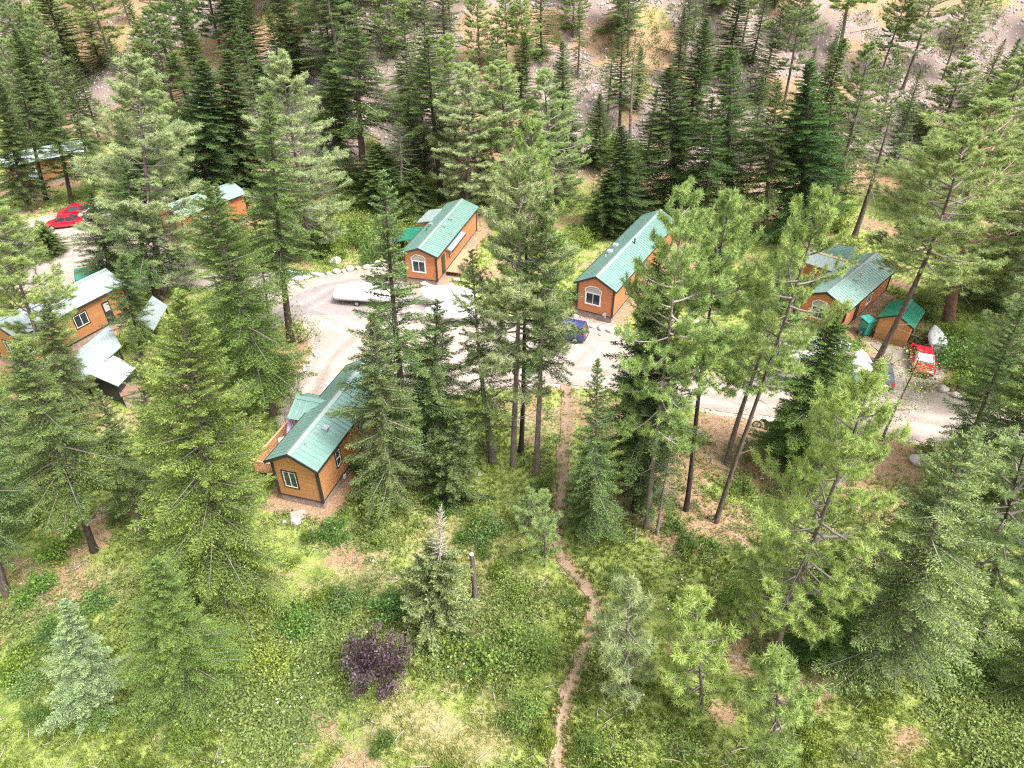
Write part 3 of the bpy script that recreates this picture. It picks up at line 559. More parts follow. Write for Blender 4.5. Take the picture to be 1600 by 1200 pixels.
def bush(key, seed, Rm=1.0, Ht=1.3, nst=14, nl=1500, lsz=.11, mat='leaf', clump=.24, asp=.55):
    g = np.random.default_rng(seed); limbs = []; rad = []; cl = []
    for i in range(nst * 2):
        a = g.random() * 6.283; r = math.sqrt(g.random()) * Rm * .95; h = Ht * (1 - (r / Rm) ** 2 * .6) * g.uniform(.35, 1.05); s = np.linspace(0, 1, 6)
        P = np.stack([math.cos(a) * r * s ** .9, math.sin(a) * r * s ** .9, h * s], 1); P[:, :2] += (g.random((6, 2)) - .5) * .08
        if i < nst: limbs.append(P); rad.append(np.linspace(.02, .006, 6))
        cl.append(P[-1]); cl.append(P[3] * np.array([1.1, 1.1, 1]))
    cl = np.array(cl); tt = g.random(len(cl)); k = g.integers(0, len(cl), nl); c = cl[k] + g.normal(size=(nl, 3)) * clump * .5 * Rm ** .5; c[:, 2] = np.abs(c[:, 2]) + .03
    d = norm(c - np.array([0, 0, Ht * .2])); V, Fq = leaves(c, d * .5 + np.array([0, 0, -.1]), lsz * (.45 + 1.0 * g.random(nl)), asp, g, .8)
    ti = np.clip(tt[k] * .65 + .15 + g.normal(size=nl) * .13, 0, 1)
    tV, tF = prism_limbs(np.array(limbs), np.array(rad)); tm = mesh_np('stems_' + key, tV, tF, M['bark']); cm = mesh_np('leaves_' + key, V, Fq, M[mat], dict(tint=np.repeat(ti, 4))); PROTO[key] = (tm, cm, Ht, 2 * Rm)
fir('fir_full', 1, base=.05, nb=210, Rm=2.9, prof=.8, gap=.08)
fir('fir_full2', 2, base=.07, nb=200, Rm=2.9, prof=.7, gap=.12, droop=.35)
fir('fir_mid', 3, base=.24, nb=165, Rm=2.6, prof=.8, gap=.15)
fir('fir_mid2', 4, base=.30, nb=150, Rm=2.6, prof=.62, gap=.2, droop=.7)
fir('fir_high', 5, base=.42, nb=125, Rm=2.5, prof=.6, gap=.2, lowdead=26)
fir('fir_open', 6, base=.2, nb=105, Rm=2.8, prof=.75, gap=.25, dens=.95, droop=.8)
fir('fir_dense', 7, base=.10, nb=270, Rm=2.5, prof=.62, gap=.05, dens=1.1)
fir('spruce', 8, Ht=14, base=.06, nb=190, Rm=2.9, prof=.75, gap=.05, droop=.2, dens=1.1, tipup=.4)
fir('fir_wide', 12, Ht=20, base=.04, nb=330, Rm=4.4, prof=.62, gap=.10, droop=.45, dens=.95)
fir('fir_silver', 13, Ht=16, base=.14, nb=230, Rm=4.0, prof=.55, gap=.16, droop=.3, dens=.8, lowdead=60, blade=.15)
fir('fir_tall_bare', 15, Ht=16, base=.36, nb=150, Rm=3.4, prof=.6, gap=.12, droop=.7, lowdead=30)
fir('fir_broad', 14, Ht=20, base=.15, nb=240, Rm=3.6, prof=.62, gap=.14, droop=.6)
fir('fir_young', 9, Ht=8, base=.05, nb=95, Rm=1.7, prof=.8, gap=.08, blade=.17, tr=.12, lowdead=4)
fir('fir_sparse', 10, base=.35, nb=75, Rm=2.2, prof=.55, gap=.45, dens=.55, droop=.9, lowdead=40)
fir('fir_deadtop', 11, Ht=8, base=.02, nb=210, Rm=2.1, prof=.75, gap=.03, blade=.17, tr=.10, top_dead=.36, dens=1.3, droop=.3)
pine('pine_mid', 21, base=.34, nb=66)
pine('pine_high', 22, base=.50, nb=52, bend=.5)
pine('pine_full', 23, base=.10, nb=92, Rm=3.0)
pine('pine_front', 27, Ht=17, base=.20, nb=84, Rm=3.2, bend=.35)
pine('pine_big', 24, Ht=24, base=.30, nb=80, Rm=4.0, sub=9, tuft=40, tr=.3)
pine('pine_slim', 25, base=.42, nb=58, Rm=2.2, bend=.6)
pine('pine_young', 26, Ht=8, base=.18, nb=38, Rm=1.7, tuft=40, tr=.09, needle=.28, sub=5, lowdead=3)
bush('bush_round', 31); bush('bush_low', 32, 1.3, .8, 16, 1900, .12); bush('bush_tall', 33, 1.1, 2.0, 16, 2300, .10, clump=.4); bush('bush_airy', 34, 1.1, 1.6, 18, 800, .09, clump=.45)
M['plum'] = foliage('purple_leaves', [(0, (.035, .018, .028)), (.5, (.11, .06, .085)), (1, (.30, .19, .24))], .25, .01)
bush('plum', 35, 2.4, 4.2, 34, 5200, .16, 'plum', clump=.25)
def sapling():
    g = np.random.default_rng(77); TL = trunk_line(9, .2, g); tV, tF = prism_limbs(TL[None], np.linspace(.07, .015, 14)[None], 6); limbs = []; rad = []; cs = []
    for i in range(46):
        t = g.uniform(.3, 1); a = g.random() * 6.28; L = (1.3 - t * .9) * g.uniform(.5, 1.3); s = np.linspace(0, 1, 6); P = np.array([0, 0, 9 * t]) + np.array([math.cos(a), math.sin(a), .45]) * (L * s)[:, None]; P[:, :2] += [np.interp(9 * t, TL[:, 2], TL[:, 0]), np.interp(9 * t, TL[:, 2], TL[:, 1])]
        limbs.append(P); rad.append(np.linspace(.02, .005, 6)); cs += [P[3], P[4], P[5]]
    cs = np.array(cs); c = np.repeat(cs, 8, 0) + g.normal(size=(len(cs) * 8, 3)) * .17; V, Fq = leaves(c, g.normal(size=c.shape), np.full(len(c), .09), .7, g)
    lV, lF = prism_limbs(np.array(limbs), np.array(rad)); finish('sapling', np.concatenate([tV, lV]), np.concatenate([tF, lF + len(tV)]), V, Fq, np.repeat(g.random(len(c)), 4), M['leaf'], 9, 2.4)
sapling()
rt = random.Random(5); DBG = []
COL = dict(n=(1, 1, 1), y=(1.15, 1.15, .9), yy=(1.24, 1.27, .92), d=(.82, .88, .72), dd=(.64, .72, .62), b=(1.15, 1.35, 1.75), g=(1.3, 1.2, 1.4), gg=(1.55, 1.4, 1.7), o=(1.12, 1.06, .88), l=(1.12, 1.16, 1.1))
def plant(key, base, top, Wd, colour, label, cat, group=None, name=None, bark=(1, 1, 1), parts=('trunk', 'crown')):
    tm, cm, Ht, W = PROTO[key]; base = Vector(base); top = Vector(top); ax = top - base; h = ax.length
    root = thing(name or ('pine_tree' if key.startswith('pine') else 'fir_tree'), label, cat, base, 0, group)
    q = Vector((0, 0, 1)).rotation_difference(ax.normalized()).to_matrix() @ Matrix.Rotation(rt.random() * 6.283, 3, 'Z')
    root.rotation_euler = q.to_euler(); k = Wd / W; DBG.append((round(k, 2), key, label[:40])); root.scale = (k, k, h / Ht)
    t = link(parts[0], tm, root); t.color = (*bark, 1); c = link(parts[1], cm, root)
    cc = COL[colour] if isinstance(colour, str) else colour; v = rt.uniform(.93, 1.07); c.color = (cc[0] * v, cc[1] * v, cc[2] * v, 1); return root
def tree(key, bx, by, tx, ty, wpx, colour, label, group=None, bark=(1, 1, 1), name=None, maxlean=.16):
    b = atg(bx, by); b[2] = float(ground_z(b[0], b[1])) - .05
    d = ray(tx, ty); t = b[1] / d[1]; top = np.array([0, 0, CAM_H]) + d * t
    h = max(2.0, top[2] - b[2]); lean = np.clip((top[0] - b[0]) / h, -maxlean, maxlean); top = b + np.array([lean * h, 0, h])
    mid = (b + top) / 2; depth = mid[1] * math.cos(PITCH) - (mid[2] - CAM_H) * math.sin(PITCH)
    return plant(key, b, top, wpx * depth / F, colour, label, 'tree', group, name, bark)
# ------------------------------------------------------------------ cabins
def roof_gable(m, cap, u0, u1, W, hw, hr, oh=.3, seam=.42, t=.09, ax='x', off=(0, 0)):
    """two seamed slopes; the ridge runs along u (ax='x') or v (ax='y')"""
    f = (lambda u, v, z: (u, v + off[1], z)) if ax == 'x' else (lambda u, v, z: (v + off[0], u, z))
    zr = hw + hr; sl = (hr + .09) / (W / 2 + oh); ze = zr - sl * (W / 2 + oh)
    for v_e, v_r in ((-oh, W / 2), (W + oh, W / 2)):
        m.slab([f(u0, v_e, ze), f(u1, v_e, ze), f(u1, v_r, zr), f(u0, v_r, zr)], t)
        n = int((u1 - u0) / seam); k0 = .06 if v_e < 0 else -.06
        for i in range(n + 1):
            u = u0 + .02 + (u1 - u0 - .04) * i / n
            m.bar(f(u, v_e + k0, ze + sl * .06 + .015), f(u, v_r - k0, zr - sl * .06 + .015), .035, .05)
    if cap is not None:
        for sg in (-1, 1):
            cap.slab([f(u0 - .02, W / 2 + sg * .24, zr - sl * .24 + .062), f(u1 + .02, W / 2 + sg * .24, zr - sl * .24 + .062), f(u1 + .02, W / 2, zr + .062), f(u0 - .02, W / 2, zr + .062)], .02)
    return sl, ze, zr
def window(root, side, u, z, w, h, trim='dark', sash='white', arch=False, mull=True, W=0, L=0, pane='glass'):
    """side: 'n' near gable (x=0 face), 'r' long face towards the camera (y=0), 'l' far long face (y=W), 'f' far gable (x=L)"""
    if side == 'n': f = lambda a, d, zz: (-d, a, zz)
    elif side == 'r': f = lambda a, d, zz: (a, -d, zz)
    elif side == 'l': f = lambda a, d, zz: (a, W + d, zz)
    else: f = lambda a, d, zz: (L + d, a, zz)
    def bx(m, a0, a1, d0, d1, z0, z1):
        p, q = f(a0, d0, z0), f(a1, d1, z1); m.bx(p[0], q[0], p[1], q[1], z0, z1)
    fr = MB(); T = .09
    bx(fr, u - w / 2 - T, u - w / 2, -.02, .05, z - T, z + h + T); bx(fr, u + w / 2, u + w / 2 + T, -.02, .05, z - T, z + h + T)
    bx(fr, u - w / 2, u + w / 2, -.02, .048, z + h, z + h + T); bx(fr, u - w / 2, u + w / 2, -.02, .048, z - T, z)
    o = fr.build('window', M[trim], root)
    sm = MB(); s = .05
    bx(sm, u - w / 2, u - w / 2 + s, -.02, .04, z, z + h); bx(sm, u + w / 2 - s, u + w / 2, -.02, .04, z, z + h); bx(sm, u - w / 2 + s, u + w / 2 - s, -.02, .038, z + h - s, z + h); bx(sm, u - w / 2 + s, u + w / 2 - s, -.02, .038, z, z + s)
    if mull == 'h': bx(sm, u - w / 2 + s, u + w / 2 - s, -.02, .036, z + h / 2 - s / 2, z + h / 2 + s / 2)
    elif mull: bx(sm, u - s / 2, u + s / 2, -.02, .036, z + s, z + h - s)
    sm.build('window_sash', M[sash], o)
    g1 = MB(); bx(g1, u - w / 2 + s, u + w / 2 - s, -.02, .015, z + s, z + h - s); g1.build('pane', M[pane], o)
    if arch:
        am = MB(); pts = [(-w / 2, z + h + T + .02), (w / 2, z + h + T + .02), (w / 2, z + h + .34), (w * .22, z + h + .62), (-w * .22, z + h + .62), (-w / 2, z + h + .34)]
        A = [f(u + a, .03, zz) for a, zz in pts]; B = [f(u + a, -.02, zz) for a, zz in pts]; am.loft([A, B]); am.build('arched_pane', M['blind'], o)
        tm = MB(); P2 = [(-w / 2 - T, z + h + T), (-w / 2 - T, z + h + .38), (-w * .25, z + h + .72), (w * .25, z + h + .72), (w / 2 + T, z + h + .38), (w / 2 + T, z + h + T)]
        for a, b in zip(P2, P2[1:]): tm.bar(f(u + a[0], .03, a[1]), f(u + b[0], .03, b[1]), .09, .07, up=f(0, 1, 0) if side in 'nr' else (0, 0, 1))
        tm.build('arch_trim', M[trim], o)
    return o
def cabin(key, label, wall='cedar', roof='roof', skirt=.62, trim='dark', oh=.3, group=None):
    x, y, yaw, W, L, hw, hr = HOUSES[key]; z0 = float(hill(x + 3, y + 6)); root = thing('cabin', label, 'cabin', (x, y, z0), yaw, group)
    sl = (hr + .09) / (W / 2 + oh); zr = hw + hr; wt = zr - sl * W / 2 - .13
    MB().bx(.05, L - .05, .05, W - .05, -.6, skirt).build('foundation', M['skirt'], root)
    MB().prism([(0, skirt), (0, wt), (W / 2, zr - .13), (W, wt), (W, skirt)], 0, L).build('wall', M[wall], root)
    m = MB(); cp = MB(); sl, ze, zr = roof_gable(m, cp, -oh, L + oh, W, hw, hr, oh); rf = m.build('roof', M[roof], root); cp.build('ridge_cap', M['cap'], rf)
    fm = MB()
    for u in (-oh - .03, L + oh + .03):
        fm.bar((u, -oh - .03, ze - .08), (u, W / 2, zr - .08), .06, .2); fm.bar((u, W / 2, zr - .08), (u, W + oh + .03, ze - .08), .06, .2)
    for v in (-oh - .035, W + oh + .035): fm.bar((-oh, v, ze - .07), (L + oh, v, ze - .07), .06, .15)
    fm.build('fascia', M['dark'], rf)
    tm = MB(); e = .012
    for u in (0, L):
        for v in (0, W): tm.bx(u - .07 - e, u + .07 + e, v - .07 - e, v + .07 + e, skirt, wt - .02)
    tm.bx(-.015, L + .015, -.02, -.001, skirt, skirt + .09); tm.bx(-.022, -.001, .08, W - .08, skirt, skirt + .09)
    tm.build('corner_trim', M[trim], root); return root, rf, (W, L, wt, sl, ze, zr)
def roofpt(u, v, d): W, L, wt, sl, ze, zr = d; return zr - sl * abs(W / 2 - v)
def vent(rf, u, v, d, kind='box', mat='galv'):
    z = roofpt(u, v, d)
    if kind == 'pipe': m = MB().tube([(u, v, z - .05), (u, v, z + .5)], .07, 8); m.tube([(u, v, z + .5), (u, v, z + .58)], [.13, .05], 8)
    elif kind == 'box': m = MB().box((u, v, z + .12), (.34, .34, .22)); m.box((u, v, z + .25), (.44, .44, .05))
    else: m = MB().tube([(u, v, z - .02), (u, v, z + .28)], .05, 8)
    return m.build('roof_vent', M[mat], rf)
# foreground cabin
h1, rf, d = cabin('H1', 'nearest orange-brown cabin with a seamed green roof and a fenced deck on its left', 'cedar')
for u, v, k in ((4.3, 1.05, 'box'), (3.0, .75, 'box'), (1.05, 1.1, 'stub'), (2.3, .9, 'stub')): vent(rf, u, v, d, k)
window(h1, 'n', 2.1, 1.55, .95, 1.35, pane='glass'); window(h1, 'r', 2.6, 1.75, .55, 1.3, mull='h'); window(h1, 'r', 6.2, 1.95, .8, 1.2, mull='h')
MB().bx(2.75, 3.05, -.06, -.005, .25, .55).build('wall_vent', M['white'], h1)
# cross gable over the entry on the far side
W, L, wt, sl, ze, zr = d
m = MB(); cp = MB(); roof_gable(m, cp, W / 2 + .25, W + 1.5, 2.6, wt - .25, .78, .25, ax='y', off=(4.6, 0))
pr = m.build('porch_roof', M['roof'], h1); cp.build('ridge_cap', M['roof'], pr)
[MB().bx(u - .07, u + .07, W + 1.2, W + 1.34, 0, wt - .3).build('porch_post', M['rail'], h1) for u in (4.8, 7.0)]
def deck(root, u0, u1, v0, v1, z=.55, sides=('v1', 'u0', 'u1'), hh=1.0, solid=True):
    m = MB(); n = int((v1 - v0) / .15)
    for i in range(n): m.bx(u0, u1, v0 + i * .15, v0 + i * .15 + .14, z - .04, z)
    for u in np.linspace(u0 + .1, u1 - .1, 4):
        for v in np.linspace(v0 + .1, v1 - .1, 2): m.bx(u - .06, u + .06, v - .06, v + .06, -.3, z - .04)
    m.build('deck', M['deck'], root); r = MB()
    def run(p, q):
        n = max(1, int(math.dist(p, q) / .13)); 
        for i in range(n + 1):
            t = i / n; a = p[0] + (q[0] - p[0]) * t; b = p[1] + (q[1] - p[1]) * t
            if i % 10 == 0: r.bx(a - .05, a + .05, b - .05, b + .05, z, z + hh)
            else: r.bx(a - .035, a + .035, b - .02, b + .02, z + .08, z + hh - .05)
        r.bar((*p, z + hh), (*q, z + hh), .14, .04)
    if 'v1' in sides: run((u0, v1), (u1, v1))
    if 'v0' in sides: run((u0, v0), (u1, v0))
    if 'u0' in sides: run((u0, v0), (u0, v1))
    if 'u1' in sides: run((u1, v0), (u1, v1))
    r.build('deck_railing', M['rail'], root)
deck(h1, 1.6, 7.2, W + .05, W + 2.9)
h2, rf, d = cabin('H2', 'orange cabin beyond the turning circle with a long dark green roof and side dormer', 'cedar_red')
W, L, wt, sl, ze, zr = d
window(h2, 'n', 1.95, 1.5, 1.35, 1.2, 'white', arch=True)
for u, v, k in ((6.0, 1.0, 'pipe'), (8.2, 1.1, 'box'), (5.2, 2.9, 'stub'), (6.6, 2.9, 'box')): vent(rf, u, v, d, k, 'galv' if k != 'stub' else 'dark')
def lean_to(root, u0, u1, v0, v1, z0, z1, roof='roof', wall='cedar_red', walls=True, posts=True):
    m = MB(); m.slab([(u0 - .2, v0, z0), (u1 + .2, v0, z0), (u1 + .2, v1, z1), (u0 - .2, v1, z1)], .08); n = int((u1 - u0) / .42)
    for i in range(n + 1): u = u0 - .18 + (u1 - u0 + .36) * i / n; m.bar((u, v0, z0 + .015), (u, v1, z1 + .015), .035, .05)
    r = m.build('side_roof', M[roof], root); f = MB(); f.bar((u0 - .2, v1 + (.03 if v1 > v0 else -.03), z1 - .06), (u1 + .2, v1 + (.03 if v1 > v0 else -.03), z1 - .06), .06, .14); f.build('fascia', M['dark'], r)
    if walls: MB().bx(u0, u1, min(v0, v1) + (.0 if v1 > v0 else .12), max(v0, v1) - (.12 if v1 > v0 else 0), -.4, min(z0, z1) - .1).build('side_wall', M[wall], root)
    elif posts:
        s = .12 if v1 > v0 else -.12
        for u in np.linspace(u0, u1, 3): MB().bx(u - .06, u + .06, v1 - s - .06, v1 - s + .06, -.4, z1 - .09).build('post', M['rail'], root)
lean_to(h2, 8.3, 11.8, W + .02, W + 1.7, wt + .25, wt - .1, 'roof_pale_sheen'); lean_to(h2, 4.6, 8.0, W + .35, W + 3.3, wt - .42, wt - 1.0, 'roof_green', walls=False)
lean_to(h2, 3.0, 7.5, -.02, -.75, wt - .35, wt - .6, 'roof_pale_sheen', walls=False, posts=False)
MB().bx(1.5, 2.4, -.10, -.005, .7, 2.75).build('door', M['dark'], h2); window(h2, 'r', 4.6, 1.6, 1.1, 1.1)
dk = MB(); dk.bx(2.6, 8.5, -1.9, -.05, .5, .6); [dk.bx(u - .06, u + .06, -1.86, -1.74, -.3, 1.5) for u in (2.7, 4.6, 6.5, 8.4)]; dk.bx(2.6, 8.5, -1.85, -1.78, 1.45, 1.52); dk.build('deck', M['deck'], h2)
h3, rf, d = cabin('H3', 'orange cabin behind the blue car, its long pale teal roof running back to the forest', 'cedar_red')
window(h3, 'n', 2.05, 1.6, 1.45, 1.15, 'white', arch=True, mull=True)
W, L, wt, sl, ze, zr = d
for u, v, k in ((5.4, 3.1, 'stub'), (6.6, 3.1, 'box'), (8.4, 3.2, 'box'), (9.0, 1.4, 'pipe')): vent(rf, u, v, d, k, 'white' if k != 'pipe' else 'dark')
window(h3, 'r', 4.0, 1.6, 1.0, 1.1); window(h3, 'r', 9.0, 1.6, 1.0, 1.1); MB().bx(6.0, 6.9, -.05, -.005, .65, 2.7).build('door', M['dark'], h3)
mt = MB().tube([(-.22, .75, .9), (-.04, .75, .9)], [.16, .16], 12); mt.bx(-.14, -.04, .55, .70, .5, .95); mt.build('electric_meter', M['galv'], h3)
M['roof_mid'] = metal_roof('pale_green_metal_roof', (.33, .49, .44))
h4, rf, d = cabin('H4', 'orange cabin at right under the pines, wide pale green roof, beside the small shed', 'cedar_red', 'roof_mid')
W, L, wt, sl, ze, zr = d
window(h4, 'n', 2.3, 1.2, 1.4, 1.1, 'white', arch=True); vent(rf, 4.5, 1.2, d, 'box'); vent(rf, 5.6, 1.3, d, 'pipe'); vent(rf, 3.2, .6, d, 'stub')
MB().bx(2.6, 3.5, -.05, -.005, .6, 2.6).build('door', M['dark'], h4); window(h4, 'r', 6.0, 1.3, 1.0, 1.0, 'white')
m = MB(); cp = MB(); roof_gable(m, cp, W * .45, W + 3.2, 3.0, wt + .35, .65, .25, ax='y', off=(6.2, 0)); wr = m.build('wing_roof', M['roof_pale_sheen'], h4); cp.build('ridge_cap', M['tan'], wr)
MB().prism([(6.2, .2), (6.2, wt + .3), (7.7, wt + .85), (9.2, wt + .3), (9.2, .2)], W - .2, W + 3.0, 'y').build('wing_wall', M['cedar_red'], h4)
lean_to(h4, 9.6, 13.5, W + .3, W + 4.4, wt + .1, wt - .5, 'roof', walls=False)
h5, rf, d = cabin('H5', 'tan-brown cabin at the left edge with a pale grey-green roof and dark-framed windows', 'cedar_tan', 'roof_pale_sheen')
W, L, wt, sl, ze, zr = d
vent(rf, 2.2, 1.1, d, 'box'); vent(rf, 5.9, 1.4, d, 'pipe', 'galv'); vent(rf, 6.1, 2.0, d, 'stub', 'white')
window(h5, 'r', .5, 1.6, .6, 1.5, mull='h'); window(h5, 'r', 5.5, 1.75, 1.25, 1.15, mull=True); window(h5, 'n', 1.9, 1.5, 1.0, 1.2)
dr = MB().bx(7.75, 8.55, -.05, -.004, .62, 2.85).build('door', M['dark'], h5); MB().bx(7.88, 8.42, -.065, -.055, 1.9, 2.7).build('pane', M['blind'], dr)
h6, rf, d = cabin('H6', 'brown cabin far up at the top left with a silvery roof behind two dark trunks', 'cedar_tan', 'roof_pale_sheen', oh=.5)
window(h6, 'r', 2.4, 1.5, .9, 1.3, 'white', mull='h'); window(h6, 'r', 7.8, 1.5, .9, 1.3, 'white', mull='h'); lean_to(h6, .5, 3.0, -.02, -1.8, 2.2, 1.7, 'roof_pale_sheen', walls=False); vent(rf, 4, 1.1, d, 'pipe')
h7, rf, d = cabin('H7', 'orange cabin almost hidden by firs left of the turning circle, teal roof glimpsed', 'cedar_red', 'roof_mid')
window(h7, 'r', 3.0, 1.5, 1.0, 1.1, 'white'); window(h7, 'n', 2.1, 1.5, 1.2, 1.1, 'white'); vent(rf, 3, 1.2, d, 'box')
# sheds
def shed(label, x, y, yaw, W, L, hw, hr, roof, wall, z=0, name='shed', slope=None):
    root = thing(name, label, 'shed', (x, y, z), yaw); sl = (hr + .09) / (W / 2 + .2); zr = hw + hr; wt = zr - sl * W / 2 - .1
    MB().prism([(0, .02), (0, wt), (W / 2, zr - .1), (W, wt), (W, .02)], 0, L).build('wall', M[wall], root)
    m = MB(); cp = MB(); _, ze, _ = roof_gable(m, cp, -.25, L + .25, W, hw, hr, .2, .25); r = m.build('roof', M[roof], root); cp.build('ridge_cap', M[roof], r)
    f = MB(); [f.bar(a, b, .05, .13) for u in (-.275, L + .275) for a, b in (((u, -.22, ze - .06), (u, W / 2, zr - .06)), ((u, W / 2, zr - .06), (u, W + .22, ze - .06)))]; f.build('fascia', M['dark'], r)
    bs = MB().bx(-.06, L + .06, -.06, W + .06, -.2, .02); bs.build('sill', M['tan'], root)
    dm = MB().bx(L * .3, L * .3 + .85, -.04, -.005, .1, 1.95); dr = dm.build('door', M['dark'], root); MB().box((L * .3 + .75, -.06, 1.05), (.04, .04, .12)).build('handle', M['galv'], dr); return root
shed('small orange shed with a bright green roof beside the red car', 35.66, 51.58, .87, 2.69, 3.44, 2.36, .73, 'roof_green', 'cedar')
p = at(98, 462); shed('small shed with a vivid green ribbed roof behind the left cabin', -43.6, 61.0, .45, 2.6, 3.4, 2.3, .45, 'roof_green', 'cedar')
def slab_px(label, name, cat, P, t, mat, posts=(0, 1, 2, 3), ribs=14, pm='dark', inset=.15):
    Q = [Vector(at(px, py, z)) for px, py, z in P]; b = Vector((sum(q.x for q in Q) / 4, sum(q.y for q in Q) / 4, 0)); root = thing(name, label, cat, b)
    q = [v - b for v in Q]; m = MB().slab(q, t)
    for i in range(ribs + 1): s = .01 + .98 * i / ribs; m.bar(q[0].lerp(q[1], s) + Vector((0, 0, .015)), q[3].lerp(q[2], s) + Vector((0, 0, .015)), .035, .045)
    m.build('roof', M[mat], root); c = sum(q, Vector()) / 4
    for i in posts: p = q[i].lerp(Vector((c.x, c.y, q[i].z)), inset); MB().bx(p.x - .06, p.x + .06, p.y - .06, p.y + .06, -.1, p.z - t).build('post', M[pm], root)
    return root, q
r_, q_ = slab_px('grey-green porch roof joined to the left cabin above the white canopy', 'porch_roof', 'porch', [(106, 562, 2.75), (170, 508, 2.75), (190, 541, 2.45), (127, 596, 2.45)], .08, 'roof_pale_sheen')
r_, q_ = slab_px('bright white ribbed metal canopy with deep shade beneath, below the left cabin', 'white_canopy', 'canopy', [(139, 584, 2.45), (177, 556, 2.45), (213, 573, 2.25), (184, 603, 2.25)], .08, 'roof_white', ribs=12)
for a, b_ in ((0, 1), (0, 3), (3, 2)):
    p, q = q_[a].lerp(-q_[a], .08), q_[b_].lerp(-q_[b_], .08); MB().bar((p.x, p.y, 1.0), (q.x, q.y, 1.0), .06, 2.1).build('shade_panel', M['dark'], r_)  # dark panels added to stand in for the shade beneath the canopy
bxp = at(207, 606, 1.4); ob = thing('storage_box', 'brown storage box standing under the edge of the white canopy', 'box', (bxp[0], bxp[1], 0), .6)
MB().bx(-.9, .9, -.6, .6, 0, 1.35).build('body', M['skirt'], ob, bevel=.02); MB().slab([(-.98, -.7, 1.36), (.98, -.7, 1.36), (.98, .7, 1.55), (-.98, .7, 1.55)], .06).build('lid', simple('brown_lid', (.22, .13, .10), .5), ob)
slab_px('pale seamed roof seen between the firs right of the left cabin', 'open_shelter', 'shelter', [(212, 500, 2.6), (238, 462, 2.6), (262, 478, 2.3), (240, 516, 2.3)], .08, 'roof_pale_sheen', ribs=10)
